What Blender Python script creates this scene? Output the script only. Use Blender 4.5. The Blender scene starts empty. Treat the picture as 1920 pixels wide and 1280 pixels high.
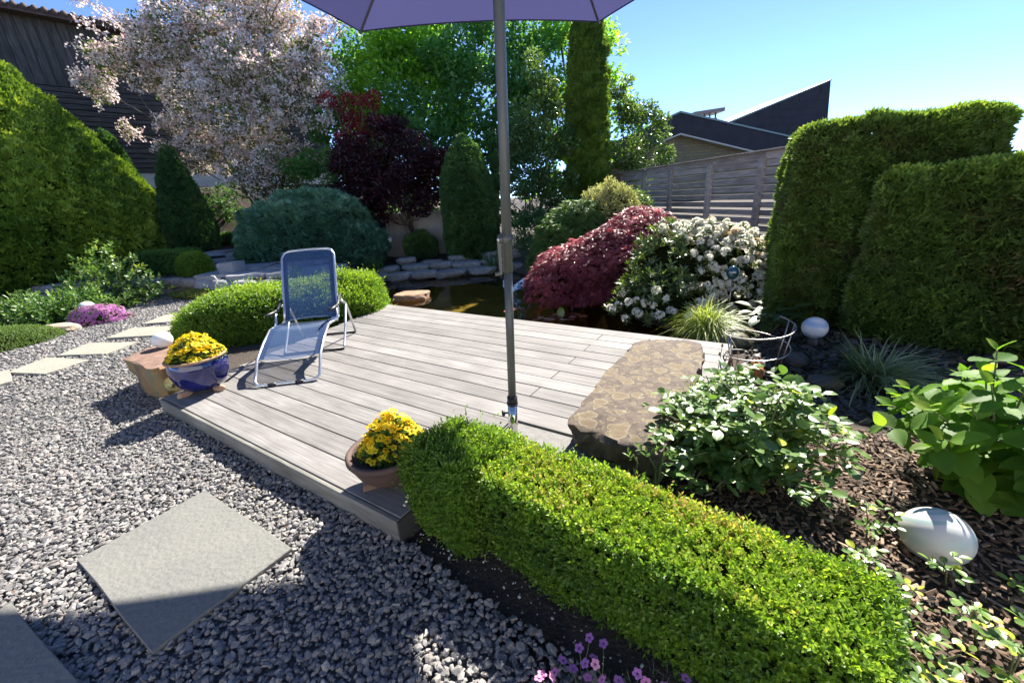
import bpy, math, random
import numpy as np
from mathutils import Vector, Matrix

RNG = np.random.default_rng(7)
random.seed(7)
R = math.radians
COL = bpy.context.scene.collection
SC = bpy.context.scene

# ------------------------------------------------------------------ camera
SUN_AZ, SUN_EL = 31.0, 43.5            # azimuth clockwise from +Y
cam = bpy.data.cameras.new('camera')
cam.sensor_width = 36.0
cam.lens = 761.0 / 1920.0 * 36.0
cam.clip_start, cam.clip_end = 0.05, 3000.0
cam_ob = bpy.data.objects.new('camera', cam)
COL.objects.link(cam_ob)
_p, _r = R(19.5), R(4.03)
_F = Vector((0, math.cos(_p), -math.sin(_p)))
_U0 = Vector((0, math.sin(_p), math.cos(_p)))
_R0 = Vector((1, 0, 0))
_RX = _R0 * math.cos(_r) - _U0 * math.sin(_r)
_UP = _R0 * math.sin(_r) + _U0 * math.cos(_r)
_m = Matrix((_RX, _UP, -_F)).transposed().to_4x4()
_m.translation = Vector((0, 0, 1.5))
cam_ob.matrix_world = _m
SC.camera = cam_ob

# ------------------------------------------------------------------ world, sun, exposure
world = bpy.data.worlds.new('World')
SC.world = world
world.use_nodes = True
wn = world.node_tree.nodes
wl = world.node_tree.links
for n in list(wn):
    wn.remove(n)
sky = wn.new('ShaderNodeTexSky')
sky.sky_type = 'NISHITA'
sky.sun_disc = False
sky.sun_elevation = R(SUN_EL)
sky.sun_rotation = R(SUN_AZ)
sky.altitude = 3000
sky.air_density = 0.45
sky.dust_density = 0.0
sky.ozone_density = 4.0
bg = wn.new('ShaderNodeBackground')
bg.inputs['Strength'].default_value = 0.14
wo = wn.new('ShaderNodeOutputWorld')
wl.new(sky.outputs[0], bg.inputs[0])
wl.new(bg.outputs[0], wo.inputs[0])

sun = bpy.data.lights.new('sun', 'SUN')
sun.energy = 5.0
sun.angle = R(0.55)
sun.color = (1.0, 0.94, 0.84)
sun_ob = bpy.data.objects.new('sun', sun)
COL.objects.link(sun_ob)
_sd = Vector((math.sin(R(SUN_AZ)) * math.cos(R(SUN_EL)), math.cos(R(SUN_AZ)) * math.cos(R(SUN_EL)), math.sin(R(SUN_EL))))
sun_ob.rotation_euler = _sd.to_track_quat('Z', 'Y').to_euler()
sun_ob.location = (8, 12, 14)

SC.view_settings.view_transform = 'Standard'
SC.view_settings.look = 'None'
SC.view_settings.gamma = 1.0
SC.view_settings.exposure = 1.75
SC.view_settings.use_curve_mapping = False
SC.cycles.use_denoising = True
SC.cycles.max_bounces = 9
SC.cycles.diffuse_bounces = 6
SC.cycles.glossy_bounces = 3
SC.cycles.transparent_max_bounces = 12
SC.cycles.caustics_reflective = False
SC.cycles.caustics_refractive = False


# ------------------------------------------------------------------ mesh helpers
def nrm(a):
    a = np.asarray(a, float)
    return a / np.maximum(np.linalg.norm(a, axis=-1, keepdims=True), 1e-9)


def wave(P, scale, seed=0, octs=3):
    """cheap smooth noise about -1..1"""
    g = np.random.default_rng(seed)
    out = np.zeros(len(P))
    amp, tot = 1.0, 0.0
    for o in range(octs):
        for k in range(4):
            d = nrm(g.normal(size=3))
            out += amp * np.sin(P @ d * scale * (1.0 + 0.35 * k) + g.uniform(0, 6.28))
        tot += amp * 2.2
        amp *= 0.55
        scale *= 2.1
    return out / tot


def mesh_np(name, V, F, rnd=None, smooth=False):
    """V (n,3), F list of (m,k) arrays"""
    if isinstance(F, np.ndarray):
        F = [F]
    me = bpy.data.meshes.new(name)
    me.vertices.add(len(V))
    me.vertices.foreach_set('co', np.asarray(V, np.float32).ravel())
    nl = sum(f.size for f in F)
    nf = sum(len(f) for f in F)
    me.loops.add(nl)
    me.polygons.add(nf)
    me.loops.foreach_set('vertex_index', np.concatenate([f.ravel() for f in F]).astype(np.int32))
    starts = []
    s = 0
    for f in F:
        k = f.shape[1]
        starts.append(s + np.arange(len(f)) * k)
        s += f.size
    me.polygons.foreach_set('loop_start', np.concatenate(starts).astype(np.int32))
    me.polygons.foreach_set('use_smooth', np.full(nf, bool(smooth)))
    if rnd is not None:
        at = me.attributes.new('rnd', 'FLOAT', 'FACE')
        at.data.foreach_set('value', np.asarray(rnd, np.float32))
    me.update(calc_edges=True)
    return me


def link(name, me, mat=None, parent=None, loc=None):
    o = bpy.data.objects.new(name, me)
    COL.objects.link(o)
    if mat is not None and me is not None and not me.materials:
        me.materials.append(mat)
    if parent is not None:
        o.parent = parent
    if loc is not None:
        o.location = loc
    return o


def tag(o, label=None, cat=None, group=None, kind=None):
    if label:
        o['label'] = label
    if cat:
        o['category'] = cat
    if group:
        o['group'] = group
    if kind:
        o['kind'] = kind
    return o


def thing(name, label, cat, loc=(0, 0, 0), rotz=0.0, group=None):
    o = bpy.data.objects.new(name, None)
    o.empty_display_size = 0.1
    COL.objects.link(o)
    o.location = loc
    o.rotation_euler = (0, 0, rotz)
    return tag(o, label, cat, group)


class MB:
    """collects verts / faces for one mesh"""

    def __init__(self):
        self.v, self.f, self.r = [], [], []

    def add(self, V, F, r=0.5):
        b = len(self.v)
        self.v += [tuple(map(float, p)) for p in V]
        for f in F:
            self.f.append(tuple(int(i) + b for i in f))
            self.r.append(r)
        return self

    def box(self, a, b, r=0.5):
        x0, y0, z0 = a
        x1, y1, z1 = b
        V = [(x0, y0, z0), (x1, y0, z0), (x1, y1, z0), (x0, y1, z0), (x0, y0, z1), (x1, y0, z1), (x1, y1, z1), (x0, y1, z1)]
        return self.add(V, [(0, 3, 2, 1), (4, 5, 6, 7), (0, 1, 5, 4), (1, 2, 6, 5), (2, 3, 7, 6), (3, 0, 4, 7)], r)

    def prism(self, poly, z0, z1, r=0.5, top_inset=0.0):
        n = len(poly)
        c = np.mean(np.array(poly, float)[:, :2], axis=0)
        V = [(p[0], p[1], z0) for p in poly]
        if top_inset > 0:
            V += [(p[0], p[1], z1 - top_inset) for p in poly]
            for p in poly:
                d = np.array(p[:2], float) - c
                l = np.linalg.norm(d)
                q = c + d * (1 - top_inset / max(l, 1e-6))
                V.append((q[0], q[1], z1))
            F = [tuple(range(n - 1, -1, -1)), tuple(range(2 * n, 3 * n))]
            for i in range(n):
                j = (i + 1) % n
                F += [(i, j, n + j, n + i), (n + i, n + j, 2 * n + j, 2 * n + i)]
        else:
            V += [(p[0], p[1], z1) for p in poly]
            F = [tuple(range(n - 1, -1, -1)), tuple(range(n, 2 * n))]
            for i in range(n):
                j = (i + 1) % n
                F.append((i, j, n + j, n + i))
        return self.add(V, F, r)

    def tube(self, pts, rad, n=8, r=0.5, closed=False, cap=True):
        pts = [Vector(p) for p in pts]
        m = len(pts)
        if not hasattr(rad, '__len__'):
            rad = [rad] * m
        V, F = [], []
        ref = None
        for i, p in enumerate(pts):
            if closed:
                t = (pts[(i + 1) % m] - pts[i - 1]).normalized()
            else:
                t = (pts[min(i + 1, m - 1)] - pts[max(i - 1, 0)]).normalized()
            if ref is None:
                ref = Vector((0, 0, 1)) if abs(t.z) < 0.9 else Vector((1, 0, 0))
            a = (ref - t * ref.dot(t)).normalized()
            b = t.cross(a)
            ref = a
            for k in range(n):
                an = 2 * math.pi * k / n
                V.append(tuple(p + (a * math.cos(an) + b * math.sin(an)) * rad[i]))
        segs = m if closed else m - 1
        for i in range(segs):
            for k in range(n):
                i2 = (i + 1) % m
                k2 = (k + 1) % n
                F.append((i * n + k, i * n + k2, i2 * n + k2, i2 * n + k))
        if cap and not closed:
            F.append(tuple(range(n - 1, -1, -1)))
            F.append(tuple((m - 1) * n + k for k in range(n)))
        return self.add(V, F, r)

    def lathe(self, prof, n=32, c=(0, 0, 0), r=0.5):
        """prof: list of (radius, z)"""
        V, F = [], []
        for (rr, z) in prof:
            for k in range(n):
                a = 2 * math.pi * k / n
                V.append((c[0] + rr * math.cos(a), c[1] + rr * math.sin(a), c[2] + z))
        for i in range(len(prof) - 1):
            for k in range(n):
                k2 = (k + 1) % n
                F.append((i * n + k, i * n + k2, (i + 1) * n + k2, (i + 1) * n + k))
        return self.add(V, F, r)

    def build(self, name, mat=None, parent=None, smooth=False, loc=None, bevel=0.0):
        me = bpy.data.meshes.new(name)
        me.from_pydata(self.v, [], self.f)
        at = me.attributes.new('rnd', 'FLOAT', 'FACE')
        at.data.foreach_set('value', np.asarray(self.r, np.float32))
        if smooth:
            me.polygons.foreach_set('use_smooth', [True] * len(me.polygons))
        me.update()
        o = link(name, me, mat, parent, loc)
        if bevel > 0:
            b = o.modifiers.new('bevel', 'BEVEL')
            b.width = bevel
            b.segments = 2
            b.limit_method = 'ANGLE'
            b.angle_limit = R(35)
        return o


def ico(sub=2):
    t = (1 + 5 ** 0.5) / 2
    V = [(-1, t, 0), (1, t, 0), (-1, -t, 0), (1, -t, 0), (0, -1, t), (0, 1, t), (0, -1, -t), (0, 1, -t), (t, 0, -1), (t, 0, 1), (-t, 0, -1), (-t, 0, 1)]
    F = [(0, 11, 5), (0, 5, 1), (0, 1, 7), (0, 7, 10), (0, 10, 11), (1, 5, 9), (5, 11, 4), (11, 10, 2), (10, 7, 6), (7, 1, 8), (3, 9, 4), (3, 4, 2), (3, 2, 6), (3, 6, 8), (3, 8, 9), (4, 9, 5), (2, 4, 11), (6, 2, 10), (8, 6, 7), (9, 8, 1)]
    V = [tuple(nrm(np.array(v, float))) for v in V]
    for _ in range(sub):
        mid = {}
        NF = []
        def m_(a, b):
            k = (min(a, b), max(a, b))
            if k not in mid:
                mid[k] = len(V)
                V.append(tuple(nrm((np.array(V[a]) + np.array(V[b])) / 2)))
            return mid[k]
        for a, b, c in F:
            ab, bc, ca = m_(a, b), m_(b, c), m_(c, a)
            NF += [(a, ab, ca), (b, bc, ab), (c, ca, bc), (ab, bc, ca)]
        F = NF
    return np.array(V), np.array(F)


ICO = {k: ico(k) for k in (0, 1, 2, 3, 4)}


def tri_sample(V, F, n, rng=RNG):
    T = []
    for f in F:
        for i in range(1, len(f) - 1):
            T.append((f[0], f[i], f[i + 1]))
    T = np.array(T)
    V = np.asarray(V)
    a, b, c = V[T[:, 0]], V[T[:, 1]], V[T[:, 2]]
    cr = np.cross(b - a, c - a)
    ar = np.linalg.norm(cr, axis=1)
    idx = rng.choice(len(T), n, p=ar / ar.sum())
    u, v = rng.random(n), rng.random(n)
    s = u + v > 1
    u[s], v[s] = 1 - u[s], 1 - v[s]
    P = a[idx] + (b - a)[idx] * u[:, None] + (c - a)[idx] * v[:, None]
    return P, nrm(cr[idx])


# leaf templates : verts in (axis, side, normal), triangles
LEAF4 = (np.array([(0, 0, 0), (.45, .5, .12), (1, 0, -.05), (.45, -.5, .12)]), np.array([(0, 2, 1), (0, 3, 2)]))
LEAF6 = (np.array([(0, 0, 0), (.28, .42, .08), (.7, .36, .03), (1, 0, -.14), (.7, -.36, .03), (.28, -.42, .08), (.5, 0, -.02)]),
         np.array([(0, 6, 1), (1, 6, 2), (2, 6, 3), (3, 6, 4), (4, 6, 5), (5, 6, 0)]))


def _spray(k, spread, w=.16):
    V, F = [], []
    for i in range(k):
        a = (i - (k - 1) / 2) * spread
        l = 1.0 - .12 * abs(i - (k - 1) / 2)
        d = np.array((math.cos(a), math.sin(a)))
        s = np.array((-d[1], d[0]))
        b = len(V)
        z = .06 * (i % 2)
        for p, q in ((0, 0), (.55, w), (1, 0), (.55, -w)):
            xy = d * p * l + s * q
            V.append((xy[0], xy[1], z + (.1 * p if q == 0 else 0)))
        F += [(b, b + 2, b + 1), (b, b + 3, b + 2)]
    return np.array(V), np.array(F)


SPRAY3 = _spray(3, .55)
SPRAY5 = _spray(5, .42, .1)
PALM7 = _spray(7, .42, .075)
FLOWER5 = _spray(5, 1.2566, .42)


def leaves(name, P, D, N, L, W, mat, parent=None, rnd=None, tpl=LEAF4, kind='stuff', smooth=False):
    n = len(P)
    D = nrm(D)
    N = N - D * np.sum(N * D, axis=1, keepdims=True)
    N = nrm(N)
    S = np.cross(N, D)
    TV, TF = tpl
    L = np.broadcast_to(np.asarray(L, float), (n,))
    W = np.broadcast_to(np.asarray(W, float), (n,))
    V = (P[:, None, :] + D[:, None, :] * (TV[None, :, 0, None] * L[:, None, None])
         + S[:, None, :] * (TV[None, :, 1, None] * W[:, None, None])
         + N[:, None, :] * (TV[None, :, 2, None] * W[:, None, None]))
    k = len(TV)
    F = (TF[None, :, :] + (np.arange(n) * k)[:, None, None]).reshape(-1, TF.shape[1])
    if rnd is None:
        rnd = RNG.random(n)
    me = mesh_np(name, V.reshape(-1, 3), F, np.repeat(np.clip(rnd, 0, 1), len(TF)), smooth)
    o = link(name, me, mat, parent)
    if kind and parent is not None:
        o['kind'] = kind
    return o


def in_poly(P, poly):
    x, y = P[:, 0], P[:, 1]
    ins = np.zeros(len(P), bool)
    n = len(poly)
    for i in range(n):
        x0, y0 = poly[i]
        x1, y1 = poly[(i + 1) % n]
        c = ((y0 > y) != (y1 > y)) & (x < (x1 - x0) * (y - y0) / (y1 - y0 + 1e-12) + x0)
        ins ^= c
    return ins


def poly_dist(P, poly):
    d = np.full(len(P), 1e9)
    n = len(poly)
    for i in range(n):
        a = np.array(poly[i], float)
        b = np.array(poly[(i + 1) % n], float)
        ab = b - a
        t = np.clip(((P[:, :2] - a) @ ab) / (ab @ ab), 0, 1)
        q = a + t[:, None] * ab
        d = np.minimum(d, np.linalg.norm(P[:, :2] - q, axis=1))
    return d


# ------------------------------------------------------------------ materials
def new_mat(name):
    m = bpy.data.materials.new(name)
    m.use_nodes = True
    nt = m.node_tree
    for n in list(nt.nodes):
        nt.nodes.remove(n)
    out = nt.nodes.new('ShaderNodeOutputMaterial')
    return m, nt, out


def ramp_node(nt, stops):
    r = nt.nodes.new('ShaderNodeValToRGB')
    el = r.color_ramp.elements
    while len(el) > 1:
        el.remove(el[-1])
    el[0].position, el[0].color = stops[0][0], (*stops[0][1], 1)
    for p, c in stops[1:]:
        e = el.new(p)
        e.color = (*c, 1)
    return r


def leaf_mat(name, stops, trans=0.4, rough=0.5, spec=0.35, tint=(1.25, 1.3, 0.55)):
    m, nt, out = new_mat(name)
    N, Lk = nt.nodes, nt.links
    a = N.new('ShaderNodeAttribute')
    a.attribute_name = 'rnd'
    rp = ramp_node(nt, stops)
    Lk.new(a.outputs['Fac'], rp.inputs[0])
    b = N.new('ShaderNodeBsdfPrincipled')
    b.inputs['Roughness'].default_value = rough
    b.inputs['Specular IOR Level'].default_value = spec
    Lk.new(rp.outputs[0], b.inputs['Base Color'])
    t = N.new('ShaderNodeBsdfTranslucent')
    mx = N.new('ShaderNodeMix')
    mx.data_type = 'RGBA'
    mx.blend_type = 'MULTIPLY'
    mx.inputs[0].default_value = 1.0
    Lk.new(rp.outputs[0], mx.inputs[6])
    mx.inputs[7].default_value = (*tint, 1)
    Lk.new(mx.outputs[2], t.inputs[0])
    s = N.new('ShaderNodeMixShader')
    s.inputs[0].default_value = trans
    Lk.new(b.outputs[0], s.inputs[1])
    Lk.new(t.outputs[0], s.inputs[2])
    Lk.new(s.outputs[0], out.inputs[0])
    return m


def solid(name, col, rough=0.6, metal=0.0, spec=0.5, noise=None, bump=None, coat=0.0, attr=None, noise2=None):
    """noise=(scale, amount, second colour), bump=(scale, strength), attr = list of ramp stops by 'rnd'"""
    m, nt, out = new_mat(name)
    N, Lk = nt.nodes, nt.links
    b = N.new('ShaderNodeBsdfPrincipled')
    b.inputs['Base Color'].default_value = (*col, 1)
    b.inputs['Roughness'].default_value = rough
    b.inputs['Metallic'].default_value = metal
    b.inputs['Specular IOR Level'].default_value = spec
    b.inputs['Coat Weight'].default_value = coat
    tc = N.new('ShaderNodeTexCoord')
    cs = None
    if attr:
        a = N.new('ShaderNodeAttribute')
        a.attribute_name = 'rnd'
        rp = ramp_node(nt, attr)
        Lk.new(a.outputs['Fac'], rp.inputs[0])
        cs = rp.outputs[0]
    for q, nz in enumerate((noise, noise2)):
        if not nz:
            continue
        t = N.new('ShaderNodeTexNoise')
        t.inputs['Scale'].default_value = nz[0]
        t.inputs['Detail'].default_value = 6
        t.inputs['Roughness'].default_value = 0.65
        Lk.new(tc.outputs['Object'], t.inputs['Vector'])
        cr = N.new('ShaderNodeMapRange')
        cr.inputs[1].default_value = 0.5 - 0.5 * (1 - nz[1]) - 0.02
        cr.inputs[2].default_value = 0.5 + 0.5 * (1 - nz[1]) + 0.02
        if nz[1] >= 0.5:
            cr.inputs[1].default_value, cr.inputs[2].default_value = 0.4, 0.62
        Lk.new(t.outputs[0], cr.inputs[0])
        mx = N.new('ShaderNodeMix')
        mx.data_type = 'RGBA'
        Lk.new(cr.outputs[0], mx.inputs[0])
        if cs is not None:
            Lk.new(cs, mx.inputs[6])
        else:
            mx.inputs[6].default_value = (*col, 1)
        mx.inputs[7].default_value = (*nz[2], 1)
        cs = mx.outputs[2]
    if cs is not None:
        Lk.new(cs, b.inputs['Base Color'])
    if bump:
        t = N.new('ShaderNodeTexNoise')
        t.inputs['Scale'].default_value = bump[0]
        t.inputs['Detail'].default_value = 5
        Lk.new(tc.outputs['Object'], t.inputs['Vector'])
        bp = N.new('ShaderNodeBump')
        bp.inputs['Strength'].default_value = bump[1]
        bp.inputs['Distance'].default_value = 0.02
        Lk.new(t.outputs[0], bp.inputs['Height'])
        Lk.new(bp.outputs[0], b.inputs['Normal'])
    Lk.new(b.outputs[0], out.inputs[0])
    return m


def wood_mat(name, stops, stretch=(1.2, 26, 26), rough=0.75, fine=True):
    """weathered wood with grain along the local X axis, varied per object"""
    m, nt, out = new_mat(name)
    N, Lk = nt.nodes, nt.links
    tc = N.new('ShaderNodeTexCoord')
    oi = N.new('ShaderNodeObjectInfo')
    mp = N.new('ShaderNodeMapping')
    mp.inputs['Scale'].default_value = stretch
    ad = N.new('ShaderNodeVectorMath')
    ad.operation = 'MULTIPLY_ADD'
    cmb = N.new('ShaderNodeCombineXYZ')
    for k in range(3):
        Lk.new(oi.outputs['Random'], cmb.inputs[k])
    Lk.new(cmb.outputs[0], ad.inputs[0])
    ad.inputs[1].default_value = (37, 11, 5)
    Lk.new(tc.outputs['Object'], ad.inputs[2])
    Lk.new(ad.outputs[0], mp.inputs[0])
    t = N.new('ShaderNodeTexNoise')
    t.inputs['Scale'].default_value = 1.0
    t.inputs['Detail'].default_value = 8
    t.inputs['Roughness'].default_value = 0.62
    t.inputs['Distortion'].default_value = 1.1
    Lk.new(mp.outputs[0], t.inputs['Vector'])
    mr = N.new('ShaderNodeMapRange')
    mr.inputs[1].default_value, mr.inputs[2].default_value = 0.3, 0.72
    Lk.new(t.outputs[0], mr.inputs[0])
    rp = ramp_node(nt, stops)
    Lk.new(mr.outputs[0], rp.inputs[0])
    # broad stains
    t2 = N.new('ShaderNodeTexNoise')
    t2.inputs['Scale'].default_value = 2.2
    t2.inputs['Detail'].default_value = 4
    Lk.new(ad.outputs[0], t2.inputs['Vector'])
    hv = N.new('ShaderNodeHueSaturation')
    mr2 = N.new('ShaderNodeMapRange')
    mr2.inputs[1].default_value, mr2.inputs[2].default_value = 0.3, 0.7
    mr2.inputs[3].default_value, mr2.inputs[4].default_value = 0.78, 1.16
    Lk.new(t2.outputs[0], mr2.inputs[0])
    mul = N.new('ShaderNodeMath')
    mul.operation = 'MULTIPLY'
    mr3 = N.new('ShaderNodeMapRange')
    mr3.inputs[3].default_value, mr3.inputs[4].default_value = 0.84, 1.1
    Lk.new(oi.outputs['Random'], mr3.inputs[0])
    Lk.new(mr2.outputs[0], mul.inputs[0])
    Lk.new(mr3.outputs[0], mul.inputs[1])
    Lk.new(mul.outputs[0], hv.inputs['Value'])
    Lk.new(rp.outputs[0], hv.inputs['Color'])
    b = N.new('ShaderNodeBsdfPrincipled')
    b.inputs['Roughness'].default_value = rough
    b.inputs['Specular IOR Level'].default_value = 0.3
    Lk.new(hv.outputs[0], b.inputs['Base Color'])
    bp = N.new('ShaderNodeBump')
    bp.inputs['Strength'].default_value = 0.35
    bp.inputs['Distance'].default_value = 0.004
    Lk.new(t.outputs[0], bp.inputs['Height'])
    Lk.new(bp.outputs[0], b.inputs['Normal'])
    Lk.new(b.outputs[0], out.inputs[0])
    return m


M = {}
M['bark'] = solid('bark', (.10, .075, .055), .9, noise=(9, .5, (.17, .14, .11)), bump=(30, .6))
M['stem'] = solid('stem', (.11, .13, .05), .7)
M['soil'] = solid('soil', (.035, .027, .02), .95, noise=(14, .5, (.07, .052, .038)), noise2=(60, .5, (.05, .04, .03)), bump=(60, .8))
M['core'] = solid('shrub_inside', (.014, .018, .007), 1.0, spec=0.0)  # near-black, stands for the darkness inside dense foliage
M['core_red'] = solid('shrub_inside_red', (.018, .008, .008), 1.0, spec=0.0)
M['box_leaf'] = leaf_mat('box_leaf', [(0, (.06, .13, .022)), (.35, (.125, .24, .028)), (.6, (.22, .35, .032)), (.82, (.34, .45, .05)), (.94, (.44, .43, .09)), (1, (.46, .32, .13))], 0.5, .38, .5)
M['box_leaf_fresh'] = leaf_mat('box_leaf_fresh', [(0, (.055, .13, .022)), (.5, (.15, .27, .03)), (1, (.30, .40, .04))], 0.5, .4, .45)
M['box_leaf_dark'] = leaf_mat('box_leaf_dark', [(0, (0.028, 0.07, 0.0168)), (0.5, (0.056, 0.14, 0.0252)), (1, (0.112, 0.224, 0.035))], 0.4, .45, .4)
M['yew_gold'] = leaf_mat('yew_gold', [(0, (0.0522, 0.1118, 0.0173)), (0.4, (0.1339, 0.2396, 0.0287)), (0.75, (0.2529, 0.3676, 0.043)), (1, (0.3867, 0.4794, 0.0718))], 0.34, .5, .35, tint=(1.1, 1.05, 0.6))
M['thuja_hedge'] = leaf_mat('thuja_hedge', [(0, (0.1565, 0.1084, 0.0489)), (0.16, (0.1044, 0.1353, 0.0406)), (0.5, (0.1304, 0.2256, 0.0457)), (0.85, (0.226, 0.343, 0.0571)), (1, (0.4173, 0.4875, 0.0733))], 0.4, .5, .3, tint=(1.15, 1.1, 0.6))
M['conifer_dark'] = leaf_mat('conifer_dark', [(0, (0.0306, 0.0769, 0.0306)), (0.6, (0.0718, 0.1537, 0.0461)), (1, (0.1537, 0.2563, 0.0641))], 0.35, .55, .3)
M['column'] = leaf_mat('column_foliage', [(0, (0.0487, 0.1001, 0.0204)), (0.5, (0.1218, 0.2002, 0.0307)), (1, (0.2437, 0.3276, 0.0511))], 0.5, .5, .3, tint=(1.15, 1.1, 0.6))
M['juniper'] = leaf_mat('juniper', [(0, (0.032, 0.1005, 0.0691)), (0.5, (0.0801, 0.2009, 0.1314)), (1, (0.1762, 0.3349, 0.2213))], .25, .5, .35)
M['maple_green'] = leaf_mat('maple_green', [(0, (0.048, 0.108, 0.03)), (0.6, (0.108, 0.204, 0.048)), (1, (0.192, 0.3, 0.072))], .45, .5, .3)
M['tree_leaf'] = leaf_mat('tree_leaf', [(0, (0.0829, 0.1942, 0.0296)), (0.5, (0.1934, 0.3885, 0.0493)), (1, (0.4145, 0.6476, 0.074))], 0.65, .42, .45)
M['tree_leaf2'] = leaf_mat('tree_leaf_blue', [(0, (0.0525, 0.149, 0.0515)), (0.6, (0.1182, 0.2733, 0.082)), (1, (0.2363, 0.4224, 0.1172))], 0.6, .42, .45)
M['photinia'] = leaf_mat('glossy_leaf', [(0, (0.0661, 0.119, 0.033)), (0.6, (0.1323, 0.2116, 0.0595)), (1, (0.2513, 0.3306, 0.1058))], 0.42, .28, .7)
M['purple'] = leaf_mat('purple_leaf', [(0, (0.0229, 0.0086, 0.0129)), (0.7, (0.0501, 0.0157, 0.0229)), (1, (0.1001, 0.0286, 0.0315))], .3, .4, .4, (1.6, .6, .6))
M['red_leaf'] = leaf_mat('red_leaf', [(0, (0.12, 0.0144, 0.0216)), (1, (0.336, 0.042, 0.054))], .45, .4, .4, (1.5, .6, .6))
M['maple_red'] = leaf_mat('maple_red', [(0, (0.096, 0.02, 0.0326)), (0.5, (0.204, 0.042, 0.0632)), (0.8, (0.348, 0.09, 0.1173)), (1, (0.504, 0.21, 0.2142))], 0.36, .42, .55, (1.3, .7, .75))
M['varieg'] = leaf_mat('variegated_leaf', [(0, (.14, .19, .05)), (.4, (.32, .35, .12)), (1, (.58, .55, .27))], .4, .5, .3, (1.1, 1.1, .7))
M['rhodo_leaf'] = leaf_mat('rhodo_leaf', [(0, (.03, .06, .02)), (.6, (.065, .11, .03)), (1, (.17, .23, .05))], .3, .32, .6)
M['white_petal'] = leaf_mat('white_petal', [(0, (.50, .30, .12)), (.2, (.66, .52, .34)), (.38, (.80, .77, .68)), (1, (.86, .86, .82))], .55, .6, .2, (1.05, 1.03, .95))
M['kolk_flower'] = leaf_mat('pink_blossom', [(0, (.46, .29, .26)), (.3, (.63, .50, .465)), (.6, (.76, .70, .665)), (1, (.84, .82, .79))], .4, .6, .2, (1.05, .95, .95))
M['kolk_leaf'] = leaf_mat('kolk_leaf', [(0, (0.06, 0.096, 0.03)), (0.6, (0.12, 0.168, 0.048)), (1, (0.228, 0.276, 0.072))], .4, .5, .3)
M['rose_leaf'] = leaf_mat('rose_leaf', [(0, (0.0601, 0.1224, 0.0297)), (0.55, (0.1179, 0.2164, 0.0495)), (0.86, (0.193, 0.3011, 0.0594)), (1, (0.429, 0.4893, 0.0347))], 0.32, .34, .55)
M['hydra_leaf'] = leaf_mat('hydrangea_leaf', [(0, (0.069, 0.161, 0.023)), (0.6, (0.138, 0.276, 0.0345)), (1, (0.276, 0.391, 0.046))], 0.5, .55, .28, (1.2, 1.25, .5))
M['grass_var'] = leaf_mat('variegated_grass', [(0, (0.11, 0.187, 0.033)), (0.6, (0.264, 0.341, 0.066)), (1, (0.605, 0.605, 0.308))], .4, .45, .4)
M['grass_carex'] = leaf_mat('carex_blade', [(0, (0.0813, 0.1463, 0.0569)), (0.6, (0.2113, 0.2762, 0.1382)), (1, (0.4875, 0.52, 0.3087))], .3, .45, .4)
M['grass_green'] = leaf_mat('reed_blade', [(0, (0.026, 0.078, 0.0234)), (1, (0.0975, 0.182, 0.0455))], .35, .45, .4)
M['cushion'] = leaf_mat('cushion_leaf', [(0, (0.048, 0.108, 0.024)), (1, (0.144, 0.228, 0.048))], .35, .5, .3)
M['low_green'] = leaf_mat('perennial_leaf', [(0, (0.038, 0.1012, 0.0253)), (0.6, (0.1012, 0.2024, 0.0443)), (1, (0.2151, 0.3162, 0.0759))], .4, .4, .5)
M['sedum'] = leaf_mat('sedum', [(0, (.11, .16, .03)), (1, (.26, .28, .07))], .35, .5, .3)
M['pansy'] = leaf_mat('yellow_petal', [(0, (.70, .36, .01)), (.35, (.80, .54, .012)), (1, (.86, .70, .03))], .4, .55, .25, (1, .95, .6))
M['pink_petal'] = leaf_mat('pink_petal', [(0, (.45, .12, .40)), (1, (.72, .30, .62))], .4, .55, .25, (1, .8, 1))
M['dianthus'] = leaf_mat('dianthus_petal', [(0, (.50, .22, .62)), (.5, (.78, .28, .58)), (1, (.86, .40, .62))], .35, .55, .25, (1, .8, 1))
M['dianthus_leaf'] = leaf_mat('dianthus_leaf', [(0, (.05, .075, .05)), (1, (.13, .17, .12))], .25, .5, .3)
M['chip'] = solid('bark_chip', (.2, .13, .08), .85, attr=[(0, (.06, .035, .022)), (.5, (.14, .088, .055)), (.85, (.25, .17, .115)), (1, (.36, .28, .21))])
M['pebble'] = solid('gravel_pebble', (.3, .3, .3), .62, spec=.35, attr=[(0, (.075, .074, .077)), (.2, (.14, .137, .137)), (.5, (.215, .207, .20)), (.75, (.29, .278, .262)), (.88, (.32, .27, .225)), (.94, (.21, .172, .172)), (1, (.44, .42, .39))], noise=(70, .6, (.19, .186, .182)))
M['gravel_base'] = solid('gravel_base', (.12, .115, .11), .95, noise=(50, .5, (.24, .235, .23)), bump=(70, 1.0))
M['deck'] = wood_mat('weathered_deck', [(0, (.128, .119, .112)), (.35, (.178, .169, .162)), (.65, (.215, .206, .199)), (1, (.262, .252, .244))], (2.2, 52, 52))
M['fascia'] = wood_mat('fascia_wood', [(0, (.12, .117, .102)), (.5, (.19, .187, .165)), (1, (.26, .255, .225))], (2, 18, 18))
M['fence'] = wood_mat('fence_wood', [(0, (.22, .19, .16)), (.5, (.39, .34, .295)), (1, (.52, .46, .41))], (2.0, 22, 22))
M['barn'] = wood_mat('barn_wood', [(0, (.03, .024, .022)), (.5, (.068, .057, .052)), (1, (.13, .115, .108))], (1.0, 14, 14))
M['tile'] = solid('roof_tile', (.05, .032, .028), .8, noise=(5, .5, (.09, .055, .045)))
M['plaster'] = solid('plaster', (.52, .51, .49), .9, noise=(3, .5, (.62, .61, .59)))
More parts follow.
